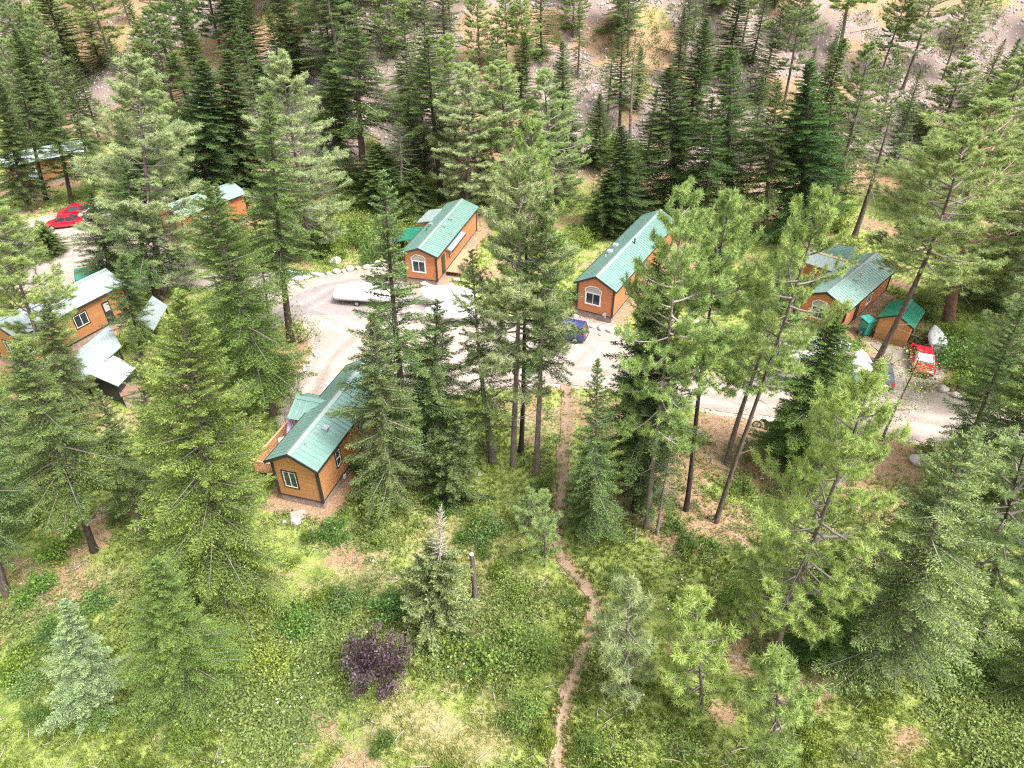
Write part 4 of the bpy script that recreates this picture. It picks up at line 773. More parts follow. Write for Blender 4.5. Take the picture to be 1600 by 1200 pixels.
# ------------------------------------------------------------------ vehicles and yard things
def wheel(root, x, y, r=.33, wd=.22, name='wheel'):
    w_ = MB().tube([(x, y - wd / 2, r), (x, y + wd / 2, r)], r, 18).build(name, M['tyre'], root, True); s = 1 if y > 0 else -1
    hb = MB().tube([(x, y + s * wd * .5, r), (x, y + s * (wd * .5 + .02), r)], r * .62, 14); [hb.box((x, y + s * (wd * .5 + .03), r), (.05, .02, r * 1.1), ry=a) for a in (0, 1.05, 2.1)]; hb.build('rim', M['rim'], w_)
def car(label, px, py, yaw, col, prof='hatch', name='parked_car', z=0, shade=False, group=None):
    c = at(px, py, 0); root = thing(name, label, 'car', (c[0], c[1], z + .03), yaw, group); Lh = 2.15; w = .88
    if prof == 'suv': zb, zt, gh = 1.05, 1.68, [(-2.05, 0), (-1.85, .95), (.35, 1.0), (1.15, 0)]
    elif prof == 'sedan': zb, zt, gh = .88, 1.40, [(-1.55, 0), (-.85, .95), (.25, 1.0), (1.10, 0)]
    else: zb, zt, gh = .92, 1.45, [(-1.95, 0), (-1.45, .97), (.3, 1.0), (1.15, 0)]
    st = [(-2.15, .74, .42, zb - .22), (-2.08, .82, .30, zb - .06), (-1.6, w, .26, zb), (-.6, w, .24, zb + .01), (.6, w, .24, zb), (1.3, w, .25, zb - .05), (1.85, .84, .27, zb - .16), (2.08, .76, .32, zb - .26), (2.15, .66, .42, zb - .36)]
    def sec(x, hw_, z0, z1): return [(x, -hw_ * .9, z0), (x, -hw_, z0 + .12), (x, -hw_, (z0 + z1) / 2), (x, -hw_ * .95, z1 - .06), (x, -hw_ * .84, z1), (x, 0, z1 + .035), (x, hw_ * .84, z1), (x, hw_ * .95, z1 - .06), (x, hw_, (z0 + z1) / 2), (x, hw_, z0 + .12), (x, hw_ * .9, z0)]
    body = MB().loft([sec(*s) for s in st]).build('body', M[col], root, True)
    gl = MB().loft([[(x, -w * (.86 - .16 * k), zb - .03 + (zt - zb - .02) * k), (x, -w * (.84 - .16 * k) * .98, zb + (zt - zb) * k), (x, w * (.84 - .16 * k) * .98, zb + (zt - zb) * k), (x, w * (.86 - .16 * k), zb - .03 + (zt - zb - .02) * k)] for x, k in gh])
    g2 = MB(); a, b, c_, d_ = gh; hb_, ht = w * .86, w * .70
    g2.add([(a[0], -hb_, zb - .02), (d_[0], -hb_, zb - .02), (d_[0], hb_, zb - .02), (a[0], hb_, zb - .02), (b[0], -ht, zt - .02), (c_[0], -ht, zt), (c_[0], ht, zt), (b[0], ht, zt - .02)], [(0, 1, 2, 3), (4, 5, 6, 7), (0, 1, 5, 4), (1, 2, 6, 5), (2, 3, 7, 6), (3, 0, 4, 7)])
    g2.build('windows', M['glass'], root)
    rp = MB(); xs_ = np.linspace(b[0] - .04, c_[0] + .04, 5); rp.loft([[(x, -ht - .03, zt - .03), (x, -ht * .9, zt + .03), (x, 0, zt + .055), (x, ht * .9, zt + .03), (x, ht + .03, zt - .03)] for x in xs_])
    for s in (-1, 1):
        for p, q in (((d_[0], hb_, zb - .01), (c_[0], ht, zt)), ((a[0], hb_, zb - .01), (b[0], ht, zt)), (((b[0] + c_[0]) / 2, hb_ + .01, zb), ((b[0] + c_[0]) / 2, ht + .01, zt))): rp.bar((p[0], p[1] * s, p[2]), (q[0], q[1] * s, q[2]), .07, .05)
    rp.build('roof', M[col], root, True)
    for x in (-1.32, 1.35):
        for s in (-1, 1): wheel(root, x, s * .80)
    for s in (-1, 1):
        MB().box((2.06, s * .56, zb - .36), (.14, .30, .13)).build('headlight', M['headlight'], root, bevel=.02); MB().box((-2.10, s * .66, zb - .12), (.12, .2, .28)).build('tail_light', M['taillight'], root, bevel=.02)
        MB().box((.82, s * .98, zb + .08), (.12, .2, .13)).build('mirror', M[col], root, bevel=.02)
    MB().box((2.14, 0, .42), (.06, 1.2, .16)).build('grille', M['black'], root); MB().box((-2.16, 0, .62), (.03, .5, .13)).build('number_plate', M['white'], root); MB().box((-2.13, 0, .40), (.12, 1.5, .16)).build('bumper', M['dark'], root, bevel=.02)
    if shade: MB().slab([(.32, -.52, zt + .0), (.32, .52, zt + .0), (1.0, .64, zb + .10), (1.0, -.64, zb + .10)], .02).build('sun_shade', M['tarp'], root)
    return root
car('bright red car facing the road in front of the small green-roofed shed', 1437, 571, R(-112), 'red', 'sedan', shade=True)
car('dark blue car with red tail lights parked beside the boulders under the tall trees', 881, 526, R(160), 'blue', 'suv')
car('red car, the nearer of two parked in the gravel yard at the top left', 104, 354, R(200), 'red', 'sedan')
car('red car, the farther of two parked in the gravel yard at the top left', 122, 337, R(195), 'red', 'hatch')
car('white car parked right of the red cars in the far gravel yard', 153, 343, R(190), 'wpaint', 'suv')
car('small dark car with a pale roof half hidden behind the leaning trunk near the shed', 1371, 590, R(75), 'silver', 'hatch')
def covered_boat(label, px, py, yaw, L=6.0, B=1.15, cover='tarp', hull='hullwhite', hgt=1.0, z0=.45, ends=.35, group=None):
    c = at(px, py, 0); root = thing('covered_boat', label, 'boat', (c[0], c[1], .03), yaw, group); N = 15; g = np.random.default_rng(int(px)); secs = []; hsec = []
    for i in range(N):
        s = i / (N - 1); x = (s - .5) * L; hw = B * min(1, (1 - s) * 2.1 + .02) ** .62 * (.86 + .14 * min(1, s * 5)); hz = hgt * (math.sin(math.pi * (s * .75 + .16)) ** .7) * (.9 + .2 * g.random()) * (.75 + .25 * min(1, s * 6))
        top = z0 + .75 + .12 * s; k = 11; sec = []
        for j in range(k): a = math.pi * j / (k - 1); sec.append((x, -hw * 1.03 * math.cos(a), top - (.16 if j in (0, k - 1) else 0) + hz * max(0, math.sin(a)) ** 1.3 * (.92 + .16 * g.random())))
        secs.append(sec); hsec.append([(x, -hw, top), (x, -hw * .95, top - .35), (x, -hw * .55, z0 + .12 * s), (x, 0, z0 - .12 + .45 * s ** 3), (x, hw * .55, z0 + .12 * s), (x, hw * .95, top - .35), (x, hw, top)])
    MB().loft(hsec).build('hull', M[hull], root, True); MB().loft(secs).build('boat_cover', M[cover], root, True)
    t = MB(); t.bar((-L * .4, -.5, .36), (L * .35, -.25, .36), .08, .1); t.bar((-L * .4, .5, .36), (L * .35, .25, .36), .08, .1); t.bar((L * .3, 0, .36), (L * .5 + 1.0, 0, .42), .1, .1); t.bar((-L * .1, -1.0, .34), (-L * .1, 1.0, .34), .08, .08); t.bar((L * .5 + .8, 0, .4), (L * .5 + .8, 0, 0), .06, .06, up=(1, 0, 0)); t.build('trailer_frame', M['galv'], root)
    for s in (-1, 1): wheel(root, -L * .1, s * 1.0, .3, .18)
    return root
covered_boat('boat under a smooth white cover at the left of the turning circle', 572, 472, R(-8), 5.8, 1.25, hgt=.9, z0=.3)
covered_boat('boat under a white cover parked behind the tall firs, against the boulders', 700, 480, R(168), 5.6, 1.2, hgt=1.1)
covered_boat('boat under a loose white cover with its bow pointing left, nearest the road', 706, 503, R(183), 4.8, 1.1, hgt=.75)
covered_boat('long white-covered boat parked in front of the right cabin', 1262, 563, R(8), 7.2, 1.35, hgt=.9)
covered_boat('blue-hulled boat under a grey cover beside the gravel road', 1248, 597, R(184), 6.4, 1.2, 'greytarp', 'hullblue', .8)
covered_boat('small white-covered boat standing behind the red car', 1456, 544, R(72), 3.2, .7, hgt=.45)
covered_boat('light blue boat on a trailer beside the leaning pine trunk', 1340, 585, R(70), 3.8, .8, 'tarp', 'sky_blue', .35)
def motorbike(label, px, py, yaw, name='motorbike', cat='motorbike', bike=False):
    c = at(px, py, 0); root = thing(name, label, cat, (c[0], c[1], .03), yaw); r = .31
    for x in (-.7, .7):
        w_ = MB(); pts = [(x + math.cos(a) * r, 0, r + math.sin(a) * r) for a in np.linspace(0, 2 * math.pi, 17)]; w_.tube(pts, .045 if not bike else .02, 6, False); wo = w_.build('wheel', M['tyre'], root, True)
        h = MB(); [h.bar((x, 0, r), (x + math.cos(a) * r, 0, r + math.sin(a) * r), .015, .015, up=(0, 1, 0)) for a in np.linspace(0, 5.6, 8)]; h.build('spokes', M['galv'], wo)
    f = MB(); f.bar((-.7, 0, r), (-.1, 0, .45), .05, .06); f.bar((-.1, 0, .45), (.45, 0, .85), .06, .06); f.bar((.45, 0, .95), (.7, 0, r), .05, .05); f.bar((.42, -.35, 1.0), (.42, .35, 1.0), .03, .03); f.box((-.02, 0, .45), (.36, .2, .3)); f.build('frame', M['dark'], root)
    MB().loft([[(x, -w_, z - .07), (x, -w_ * .8, z), (x, w_ * .8, z), (x, w_, z - .07)] for x, w_, z in ((-.8, .07, .86), (-.4, .14, .80), (0, .09, .78))]).build('seat', M['black'], root); MB().loft([[(x, -w_, z - .16), (x, -w_ * .6, z), (x, w_ * .6, z), (x, w_, z - .16)] for x, w_, z in ((0, .08, .84), (.2, .15, .94), (.42, .06, .9))]).build('fuel_tank', M['black'] if not bike else M['red'], root)
    return root
motorbike('black motorbike standing between the shed wall and the red car', 1426, 545, R(65)); motorbike('bicycle with pale spokes leaning near the shed door', 1352, 524, R(20), 'bicycle', 'bicycle', True)
motorbike('dark motorbike parked by the roadside under the dark fir', 1196, 672, R(160))
def bin_(label, px, py, mat='tealbin', s=1.0, yaw=.4):
    c = at(px, py, 0); root = thing('rubbish_bin', label, 'bin', (c[0], c[1], 0), yaw); MB().loft([[(-.3 * k, -.33 * k, z), (.3 * k, -.33 * k, z), (.3 * k, .33 * k, z), (-.3 * k, .33 * k, z)] for z, k in ((.06, .8 * s), (1.0 * s, s))]).build('body', M[mat], root, bevel=.02)
    MB().slab([(-.34 * s, -.37 * s, 1.06 * s), (.38 * s, -.37 * s, 1.06 * s), (.38 * s, .37 * s, 1.16 * s), (-.34 * s, .37 * s, 1.16 * s)], .06).build('lid', M[mat], root); [MB().tube([(-.28 * s, y - .03, .1), (-.28 * s, y + .03, .1)], .1, 10).build('wheel', M['black'], root) for y in (-.26 * s, .26 * s)]
bin_('green plastic bin between the right cabin and its shed', 1349, 522, s=1.5)
def canoe(label, px, py, yaw, mat, L=3.4):
    c = at(px, py, 0); root = thing('upturned_boat', label, 'boat', (c[0], c[1], .02), yaw); secs = []
    for i in range(11): s = i / 10; w_ = .48 * math.sin(math.pi * min(.98, max(.02, s))) ** .6; x = (s - .5) * L; secs.append([(x, -w_, 0), (x, -w_ * .85, .22), (x, -w_ * .4, .42), (x, w_ * .4, .42), (x, w_ * .85, .22), (x, w_, 0)])
    MB().loft(secs).build('hull', mat, root, True); MB().bar((-L * .45, 0, .45), (L * .45, 0, .45), .04, .05).build('keel', M['white'], root)
canoe('pale green upturned dinghy lying left of the turning circle', 466, 430, R(-20), simple('pale_green_hull', (.30, .60, .48), .4), 3.2)
c = at(1078, 548); root = thing('notice_post', 'white post carrying a small square pinkish roof behind the dark cedar', 'post', (c[0], c[1], 0), .5)
MB().bx(.5, .62, -.06, .06, -.2, 2.2).build('post', M['white'], root); MB().slab([(-1.0, -.8, 2.2), (1.0, -.8, 2.2), (1.0, .9, 2.75), (-1.0, .9, 2.75)], .1).build('roof', simple('weathered_pink_roof', (.62, .50, .48), .8), root); MB().bx(-.6, .5, -.03, .03, 1.2, 1.95).build('notice_board', M['skirt'], root); MB().tube([(-.1, -.1, 2.02), (-.1, -.1, 2.12)], .09, 10).build('lamp', M['white'], root)
# things on the nearest cabin's deck
x, y, yaw, W, L, hw, hr = HOUSES['H1']; cs, sn = math.cos(yaw), math.sin(yaw)
def h1w(u, v, z=.55): return (x + cs * u - sn * v, y + sn * u + cs * v, z)
ur = thing('patio_umbrella', 'closed lilac patio umbrella standing on the deck of the nearest cabin', 'umbrella', h1w(4.9, 4.9)); MB().tube([(0, 0, 0), (0, 0, 2.75)], .025, 8).build('pole', M['white'], ur); MB().tube([(0, 0, 0), (0, 0, .1)], [.28, .2], 12).build('base', M['dark'], ur)
secs = []
for i in range(10):
    s = i / 9; r0 = .05 + .45 * s ** 1.1; secs.append([(r0 * (1 + .32 * math.cos(k * math.pi)) * math.cos(k * math.pi / 8), r0 * (1 + .32 * math.cos(k * math.pi)) * math.sin(k * math.pi / 8), 2.7 - 1.95 * s) for k in range(16)])
MB().loft(secs).build('canopy', M['lilac'], ur, True)
def chair(label, u, v, a, mat='white'):
    r = thing('deck_chair', label, 'chair', h1w(u, v), a); [MB().bx(sx * .22 - .02, sx * .22 + .02, sy * .22 - .02, sy * .22 + .02, 0, .42).build('leg', M[mat], r) for sx in (-1, 1) for sy in (-1, 1)]
    MB().bx(-.26, .26, -.26, .26, .42, .47).build('seat', M[mat], r, bevel=.01); MB().slab([(-.26, .24, .47), (.26, .24, .47), (.26, .40, .98), (-.26, .40, .98)], .04).build('backrest', M[mat], r); [MB().bx(sx * .26 - .03, sx * .26 + .03, -.24, .26, .64, .68).build('armrest', M[mat], r) for sx in (-1, 1)]
chair('white deck chair between the lilac umbrella and the deck railing corner', 4.0, 5.3, .4); chair('white deck chair tucked beside the cabin eave right of the lilac umbrella', 4.6, 4.0, 2.4)
tb = thing('round_table', 'white table cluttered with things on the deck of the nearest cabin', 'table', h1w(3.3, 4.3)); MB().tube([(0, 0, .7), (0, 0, .74)], .6, 20).build('tabletop', M['white'], tb); MB().tube([(0, 0, 0), (0, 0, .7)], [.25, .04], 10).build('pedestal', M['white'], tb)
for k, (u, v, mt_) in enumerate(((3.2, 4.5, 'tealbin'), (2.6, 5.2, 'tan'), (2.2, 4.4, 'black'))):
    z = 1.29 if k == 0 else .55; pt = thing('plant_pot', ['green pot on the white table of the deck', 'terracotta-tan pot at the near railing of the deck', 'black pot on the deck against the cabin wall'][k], 'pot', h1w(u, v, z)); MB().tube([(0, 0, 0), (0, 0, .26)], [.12, .2], 12).build('pot', M[mt_], pt); lf = bpy.data.objects.new('plant', PROTO['bush_round'][1]); C.objects.link(lf); lf.parent = pt; lf.location = (0, 0, .2); lf.scale = (.3, .3, .35)
hp = at(466, 806); sb = thing('stone_slab', 'flat pinkish paving slab lying near the corner of the nearest cabin', 'slab', (hp[0], hp[1], float(ground_z(hp[0], hp[1])) + .08), .3); MB().bx(-.5, .5, -.4, .4, -.1, .05).build('slab', simple('pink_stone', (.36, .29, .26), .9, bump=.01), sb, bevel=.02)
# ------------------------------------------------------------------ boulders
def boulder_mesh(seed):
    import bmesh
    g = np.random.default_rng(seed); b = bmesh.new(); bmesh.ops.create_icosphere(b, subdivisions=3, radius=1); dirs = norm(g.normal(size=(16, 3))); cut = g.uniform(.68, .96, 16)
    for v in b.verts:
        p = np.array(v.co); p = p * (.96 + .1 * float(fbm(p[0] * 2 + 5, p[1] * 2 + p[2] * 3, 1.2, seed, 3)))
        for dd, cc in zip(dirs, cut):
            k = p @ dd
            if k > cc: p = p - dd * (k - cc) * .88
        v.co = p
    me = bpy.data.meshes.new('boulder'); b.to_mesh(me); b.free(); me.materials.append(M['rock'])
    for p in me.polygons: p.use_smooth = True
    return me
BM = [boulder_mesh(s) for s in range(6)]; rb = random.Random(12)
def rock(px, py, wpx, label, group=None, flat=.68, asp=1.0):
    c = atg(px, py); depth = c[1] * math.cos(PITCH) - (c[2] - CAM_H) * math.sin(PITCH); r = wpx * depth / F / 2
    o = bpy.data.objects.new('boulder', rb.choice(BM)); C.objects.link(o); o.location = (c[0], c[1] + r * .3, float(ground_z(c[0], c[1] + r * .3)) + r * flat * .45); o.scale = (r, r * asp * rb.uniform(.75, .95), r * flat); o.rotation_euler = (rb.uniform(-.15, .15), rb.uniform(-.15, .15), rb.uniform(-.5, .5)); return tag(o, label, 'boulder', group)
rock(1435, 728, 30, 'rounded pale boulder alone on the grass at the right below the road')
rock(1474, 612, 20, 'pale boulder at the road edge below the red car, left of two'); rock(1494, 622, 18, 'pale boulder at the road edge below the red car, right of two'); rock(1507, 608, 18, 'pale boulder behind the two by the road edge, half under branches')
rock(522, 410, 22, 'large grey boulder in the grass above the turning circle')
rock(456, 612, 12, 'small pale boulder on the left driveway edge'); rock(450, 620, 16, 'long pale boulder left of the driveway end', asp=1.4); rock(471, 622, 18, 'big pale boulder at the foot of the driveway, right of the long one'); rock(465, 634, 11, 'small boulder just behind the deck railing')
rock(483, 573, 10, 'small pale boulder on the driveway edge below the island'); rock(496, 556, 16, 'grey boulder on the driveway edge in the grass'); rock(476, 586, 8, 'tiny boulder on the driveway edge')
for i, (a, b, w_) in enumerate(((927, 512, 13), (941, 516, 17), (953, 519, 16), (939, 524, 9), (966, 524, 12))): rock(a, b, w_, ['round white boulder nearest the blue car', 'large white boulder, second in the row right of the blue car', 'white boulder, third in the row right of the blue car', 'little pale boulder in front of the row by the blue car', 'pale boulder at the right end of the row by the blue car'][i])
rock(899, 497, 13, 'pale boulder behind the blue car against the cabin corner'); rock(462, 820, 22, 'grey boulder beside the pink slab near the cabin corner'); rock(444, 818, 9, 'small grey stone left of the boulder by the slab'); rock(484, 828, 9, 'small pale stone right of the boulder by the slab')
rock(829, 610, 15, 'pale boulder in front of the tall dark trunk beside the road'); rock(1530, 703, 22, 'pinkish boulder behind the silvery fir at the right'); rock(1190, 750, 8, 'small stone in the clearing left of the light pine'); rock(1415, 1040, 10, 'small pale stone at the bottom right by the twin trunks'); rock(398, 965, 8, 'small white stone in the grass right of the big light fir')
rock(1570, 742, 15, 'boulder at the right edge of the clearing'); rock(1120, 1000, 7, 'small stone in the grass among the young pines'); rock(646, 742, 8, 'small stone in the shade of the middle firs'); rock(749, 740, 9, 'grey stone on the ground left of the tall grey trunk'); rock(705, 448, 12, 'pale boulder by the corner of the dormer cabin'); rock(713, 440, 13, 'whiter boulder behind the one at the dormer cabin corner'); rock(690, 458, 12, 'boulder in front of the dormer cabin, left of the white cover'); rock(722, 452, 10, 'small boulder right of the dormer cabin corner')
for i in range(26):
    t = i / 25; P = [(436, 462), (462, 440), (500, 432), (560, 421), (625, 421), (672, 452)]; k = t * 5; j = min(4, int(k)); f = k - j
    rock(P[j][0] * (1 - f) + P[j + 1][0] * f + rb.uniform(-2, 2), P[j][1] * (1 - f) + P[j + 1][1] * f + rb.uniform(-2, 1), rb.uniform(9, 17), 'whitish boulder in the row edging the back of the turning circle', 'boulders edging the turning circle')
for i in range(12): rock(rb.uniform(585, 640), rb.uniform(408, 424), rb.uniform(8, 15), 'whitish boulder in the heap beside the dormer cabin', 'boulders heaped by the dormer cabin')
for i in range(18): rock(rb.choice((910, 960, 1000, 1400, 1440, 590, 620)) + rb.uniform(-25, 25), rb.uniform(150, 250), rb.uniform(4, 8), 'small rock lying on the steep pinkish slope', 'rocks on the slope')
# ------------------------------------------------------------------ trees: prototype, base pixel, top pixel, crown width, colour, label
DK = (.45, .42, .42); GR = (1.5, 1.5, 1.5); RD = (1.5, 1.05, .85)
T = tree
T('fir_mid', 644, 738, 600, 275, 190, 'l', 'tall pale green fir before the turning circle, its tip near the dormer cabin roof', bark=DK)
T('fir_full2', 617, 783, 586, 492, 160, 'n', 'fir with a pale bare lower stem just right of the nearest cabin', bark=GR)
T('fir_mid2', 664, 720, 690, 470, 130, 'n', 'darker fir with a thin black stem right of the firs beside the nearest cabin', bark=DK)
T('fir_young', 702, 782, 706, 640, 115, 'n', 'young bushy dark fir at the edge of the clearing left of the tall trunks')
T('fir_full', 680, 700, 660, 560, 120, 'n', 'fir filling the gap between the near cabin firs and the road')
T('pine_mid', 802, 724, 790, 250, 165, 'g', 'broad soft green conifer with a grey trunk, left of the three tall centre trunks', bark=GR)
T('pine_mid', 814, 706, 850, 196, 135, 'y', 'tallest yellow-green conifer in the centre with a nearly black trunk', bark=DK)
T('fir_high', 837, 737, 866, 300, 125, 'l', 'conifer with a slim grey trunk, right of the three tall centre trunks', bark=GR)
T('fir_open', 770, 720, 735, 395, 150, 'l', 'open branched fir behind and left of the grey centre trunk')
T('fir_full', 924, 842, 940, 562, 125, (1.05, 1.2, 1.15), 'slender blue-green fir standing right of the dirt path', bark=GR)
T('fir_young', 911, 808, 915, 700, 60, 'n', 'thin small fir behind the slender fir right of the path', bark=GR)
T('fir_mid2', 992, 798, 1035, 395, 170, 'd', 'dark fir with two black stems in the centre right of the clearing', bark=DK)
T('fir_dense', 1002, 790, 1010, 480, 130, 'd', 'dense dark cedar-like tree beside the black stems right of the path', bark=DK)
T('pine_mid', 1010, 828, 1050, 298, 150, 'y', 'light green pine with a grey trunk towering in front of the long pale roof', bark=GR)
T('fir_sparse', 1026, 838, 1046, 690, 60, 'n', 'small crooked grey-stemmed tree at the foot of the light green pine', bark=GR)
T('pine_high', 1072, 798, 1166, 315, 140, 'y', 'pine with a long bare dark trunk leaning right, between road and clearing', bark=DK)
T('pine_slim', 1134, 726, 1200, 400, 105, 'l', 'slim pine with a thin dark leaning trunk beside the road')
T('pine_high', 1118, 818, 1262, 308, 135, 'y', 'pine whose long bare trunk leans right across the gravel road', bark=(.9, .85, .85), maxlean=.2)
T('fir_dense', 1250, 745, 1318, 498, 175, (.75, .95, .6), 'dense fresh green fir hiding the covered boats at the right')
T('fir_dense', 1222, 712, 1232, 630, 80, 'd', 'low dark fir by the roadside left of the dense fresh green fir')
T('pine_front', 1207, 1038, 1330, 592, 205, 'yy', 'big yellow-green pine in the right foreground with a dark curved trunk', maxlean=.2)
T('fir_silver', 1381, 1052, 1525, 688, 255, (2.0, 1.75, 2.1), 'silvery grey-green fir with bare twigs showing, right foreground', bark=GR, maxlean=.25)
T('fir_sparse', 1402, 1052, 1500, 790, 120, 'g', 'thin second stem with sparse foliage beside the silvery fir', bark=GR, maxlean=.25)
T('fir_dense', 1290, 1032, 1322, 872, 120, (.6, .85, .5), 'small dark fir in the shade between the yellow-green pine and the silvery fir')
T('fir_dense', 1570, 800, 1580, 420, 190, 'd', 'dark fir at the right edge overhanging the road', maxlean=.1)
T('fir_mid', 1500, 735, 1552, 480, 110, (.75, .95, .7), 'mid green fir at the right beyond the pale boulder', maxlean=.12)
T('pine_big', 1482, 502, 1570, 165, 270, 'o', 'huge pine at the right with a reddish trunk behind the covered dinghy', bark=RD)
T('pine_high', 1356, 592, 1492, 205, 165, 'o', 'pine leaning over the right cabin and shed, dark trunk and dead lower twigs', bark=(.8, .7, .7), maxlean=.25)
T('pine_big', 1640, 560, 1660, 180, 260, 'n', 'pine crown reaching in from the right edge of the photo')
T('sapling', 1378, 690, 1420, 560, 90, (1.4, 1.3, .9), 'thin leafy sapling with a bare dark stem in front of the gravel at the right', name='sapling', maxlean=.3)
T('sapling', 1345, 720, 1362, 610, 70, (1.5, 1.3, .9), 'small sparse sapling left of the thin leafy one by the road', name='sapling')
T('pine_high', 1522, 1030, 1640, 700, 190, 'n', 'conifer at the right edge with a slanting black trunk', bark=DK, maxlean=.3)
T('fir_full', 1600, 1090, 1625, 640, 150, 'd', 'dark fir cut by the right edge of the photo')
T('pine_young', 990, 1105, 992, 925, 115, 'g', 'soft grey-green young pine at the bottom centre, left of two')
T('pine_young', 1098, 1112, 1106, 930, 125, 'yy', 'yellow-green young pine at the bottom centre, right of two')
T('pine_young', 851, 886, 858, 770, 58, 'l', 'small pine sapling with a dark stem left of the path')
T('pine_young', 829, 838, 828, 772, 50, 'l', 'tiny pine behind the small pine sapling left of the path')
T('pine_young', 1200, 1180, 1180, 1010, 120, 'y', 'young pine low at the bottom right of centre')
# left side
T('fir_tall_bare', 149, 864, 40, 540, 185, 'l', 'light green fir at the left with a dark slanting trunk in the red-brown grass', bark=DK, maxlean=.2)
T('fir_mid', 222, 834, 156, 605, 110, 'l', 'light green fir right of the slanting trunk at the left', maxlean=.2)
T('fir_wide', 352, 928, 302, 465, 262, 'yy', 'very wide light green fir in the left foreground beside the nearest cabin')
T('fir_full2', 266, 800, 240, 500, 88, 'y', 'light fir behind the very wide one, under the white canopy')
T('fir_wide', 300, 1090, 250, 872, 185, 'yy', 'light green fir at the bottom left, in front of the widest fir')
T('spruce', 146, 1112, 130, 940, 125, (2.2, 2.05, 3.1), 'pale blue spruce at the bottom left corner', maxlean=.2)
T('fir_mid', 10, 930, -90, 600, 150, 'n', 'tree at the left edge showing only its thick slanting base', maxlean=.3)
T('fir_broad', 428, 648, 330, 285, 190, (1.1, 1.15, .8), 'bushy green fir with a slanting trunk behind the near deck', maxlean=.17)
T('fir_mid2', 454, 534, 412, 150, 150, 'y', 'tall yellow-green fir with a black trunk on the island by the turning circle', bark=DK)
T('fir_sparse', 424, 532, 392, 330, 70, 'n', 'thin nearly bare stem left of the tall yellow-green fir')
T('fir_full', 372, 560, 352, 380, 130, 'n', 'fir behind the bushy green fir, screening the driveway')
T('pine_full', 258, 460, 228, 95, 180, 'g', 'big grey-green pine right of the watermark area in the upper left')
T('fir_open', 250, 478, 190, 262, 150, (.85, .95, .8), 'darker fir with a black stem in front of the big grey-green pine', bark=DK)
T('pine_mid', 92, 610, 8, 330, 130, 'y', 'pine leaning in front of the left cabin roof', maxlean=.16)
T('fir_full2', 112, 645, 68, 468, 105, 'n', 'small fir against the wall of the left cabin')
T('fir_mid2', 222, 560, 193, 400, 80, (.85, .95, .8), 'dark green fir between the left cabin and its porch roof', bark=DK)
T('fir_full', 112, 700, 116, 600, 70, 'y', 'young light fir in front of the white canopy')
T('fir_full', 30, 740, -20, 545, 130, 'l', 'light fir at the left edge in front of the left cabin')
T('fir_mid', 180, 452, 160, 300, 110, 'n', 'fir standing between the far gravel yard and the left cabin')
T('fir_full', 20, 420, -10, 290, 110, 'l', 'fir at the left edge behind the vivid green shed roof')
T('fir_dense', 78, 400, 66, 345, 60, 'd', 'dark low branched fir by the far gravel yard')
T('fir_mid', 112, 318, 95, 130, 90, 'd', 'tall dark fir in front of the silvery far cabin roof', bark=DK)
T('fir_high', 72, 312, 50, 110, 80, 'n', 'slim tree with a dark trunk crossing the silvery far cabin roof', bark=DK)
T('fir_open', 150, 300, 128, 180, 90, 'l', 'pale fir at the right end of the silvery far cabin roof')
T('fir_dense', 45, 330, 30, 120, 80, 'dd', 'very dark fir left of the silvery far cabin')
# behind the cabins
T('fir_dense', 330, 330, 322, 95, 156, 'dd', 'very dark fir at the top left of centre behind the teal roof')
T('fir_dense', 382, 310, 378, 80, 143, 'dd', 'very dark fir just left of the yellow-green fir top')
T('pine_full', 484, 400, 458, 85, 150, 'g', 'grey-green pine behind the tall yellow-green fir')
T('fir_high', 570, 298, 566, 45, 169, (.8, .9, .7), 'tall fir with a straight bare trunk above the bushy bank', bark=(.8, .7, .7))
T('fir_mid2', 530, 290, 512, 100, 130, 'd', 'dark fir left of the straight bare trunk above the bushy bank')
T('fir_sparse', 625, 330, 622, 190, 97, (.8, .85, .8), 'thin grey fir in the bushes left of the dormer cabin')
T('fir_high', 690, 312, 676, 60, 130, 'd', 'fir with a thin black trunk directly behind the dormer cabin', bark=DK)
T('fir_open', 668, 270, 655, 90, 104, 'd', 'darkish fir left of the thin black trunk behind the dormer cabin')
T('fir_full', 648, 340, 645, 262, 104, 'd', 'young dark fir against the dormer cabin')
T('fir_dense', 600, 322, 598, 225, 110, 'd', 'dark round-topped young fir in the bushes')
T('pine_full', 728, 338, 722, 100, 120, 'g', 'grey-green pine at the back corner of the dormer cabin')
T('pine_full', 790, 318, 780, 95, 140, 'l', 'broad pine behind the three tall centre trunks')
T('pine_full', 872, 335, 862, 110, 110, 'l', 'broad pine right of the tallest yellow-green tree, at the slope foot')
T('fir_dense', 975, 362, 978, 198, 110, (.5, .6, .5), 'narrow dark fir left of the long pale roof')
T('fir_dense', 945, 370, 948, 265, 78, (.55, .65, .5), 'shorter dark fir beside the narrow one left of the long pale roof')
T('fir_dense', 1052, 340, 1056, 105, 143, 'dd', 'very dark fir directly behind the long pale roof')
T('fir_mid', 1140, 355, 1150, 75, 169, (.7, .9, .6), 'tall dark green fir right of the long pale roof')
T('fir_mid', 1098, 372, 1115, 150, 117, (.6, .75, .55), 'dark green fir beside the end of the long pale roof')
T('fir_mid2', 1195, 380, 1212, 130, 117, 'd', 'dark fir with a thin stem between the tall dark firs')
T('fir_dense', 1245, 375, 1272, 95, 156, (.55, .75, .55), 'tall dark fir behind the right cabin')
T('fir_mid', 1280, 372, 1308, 140, 117, (.65, .8, .6), 'dark fir touching the tall one behind the right cabin')
T('fir_sparse', 1302, 340, 1352, 130, 97, 'n', 'half-dead leaning tree on the slope, left of two', maxlean=.2)
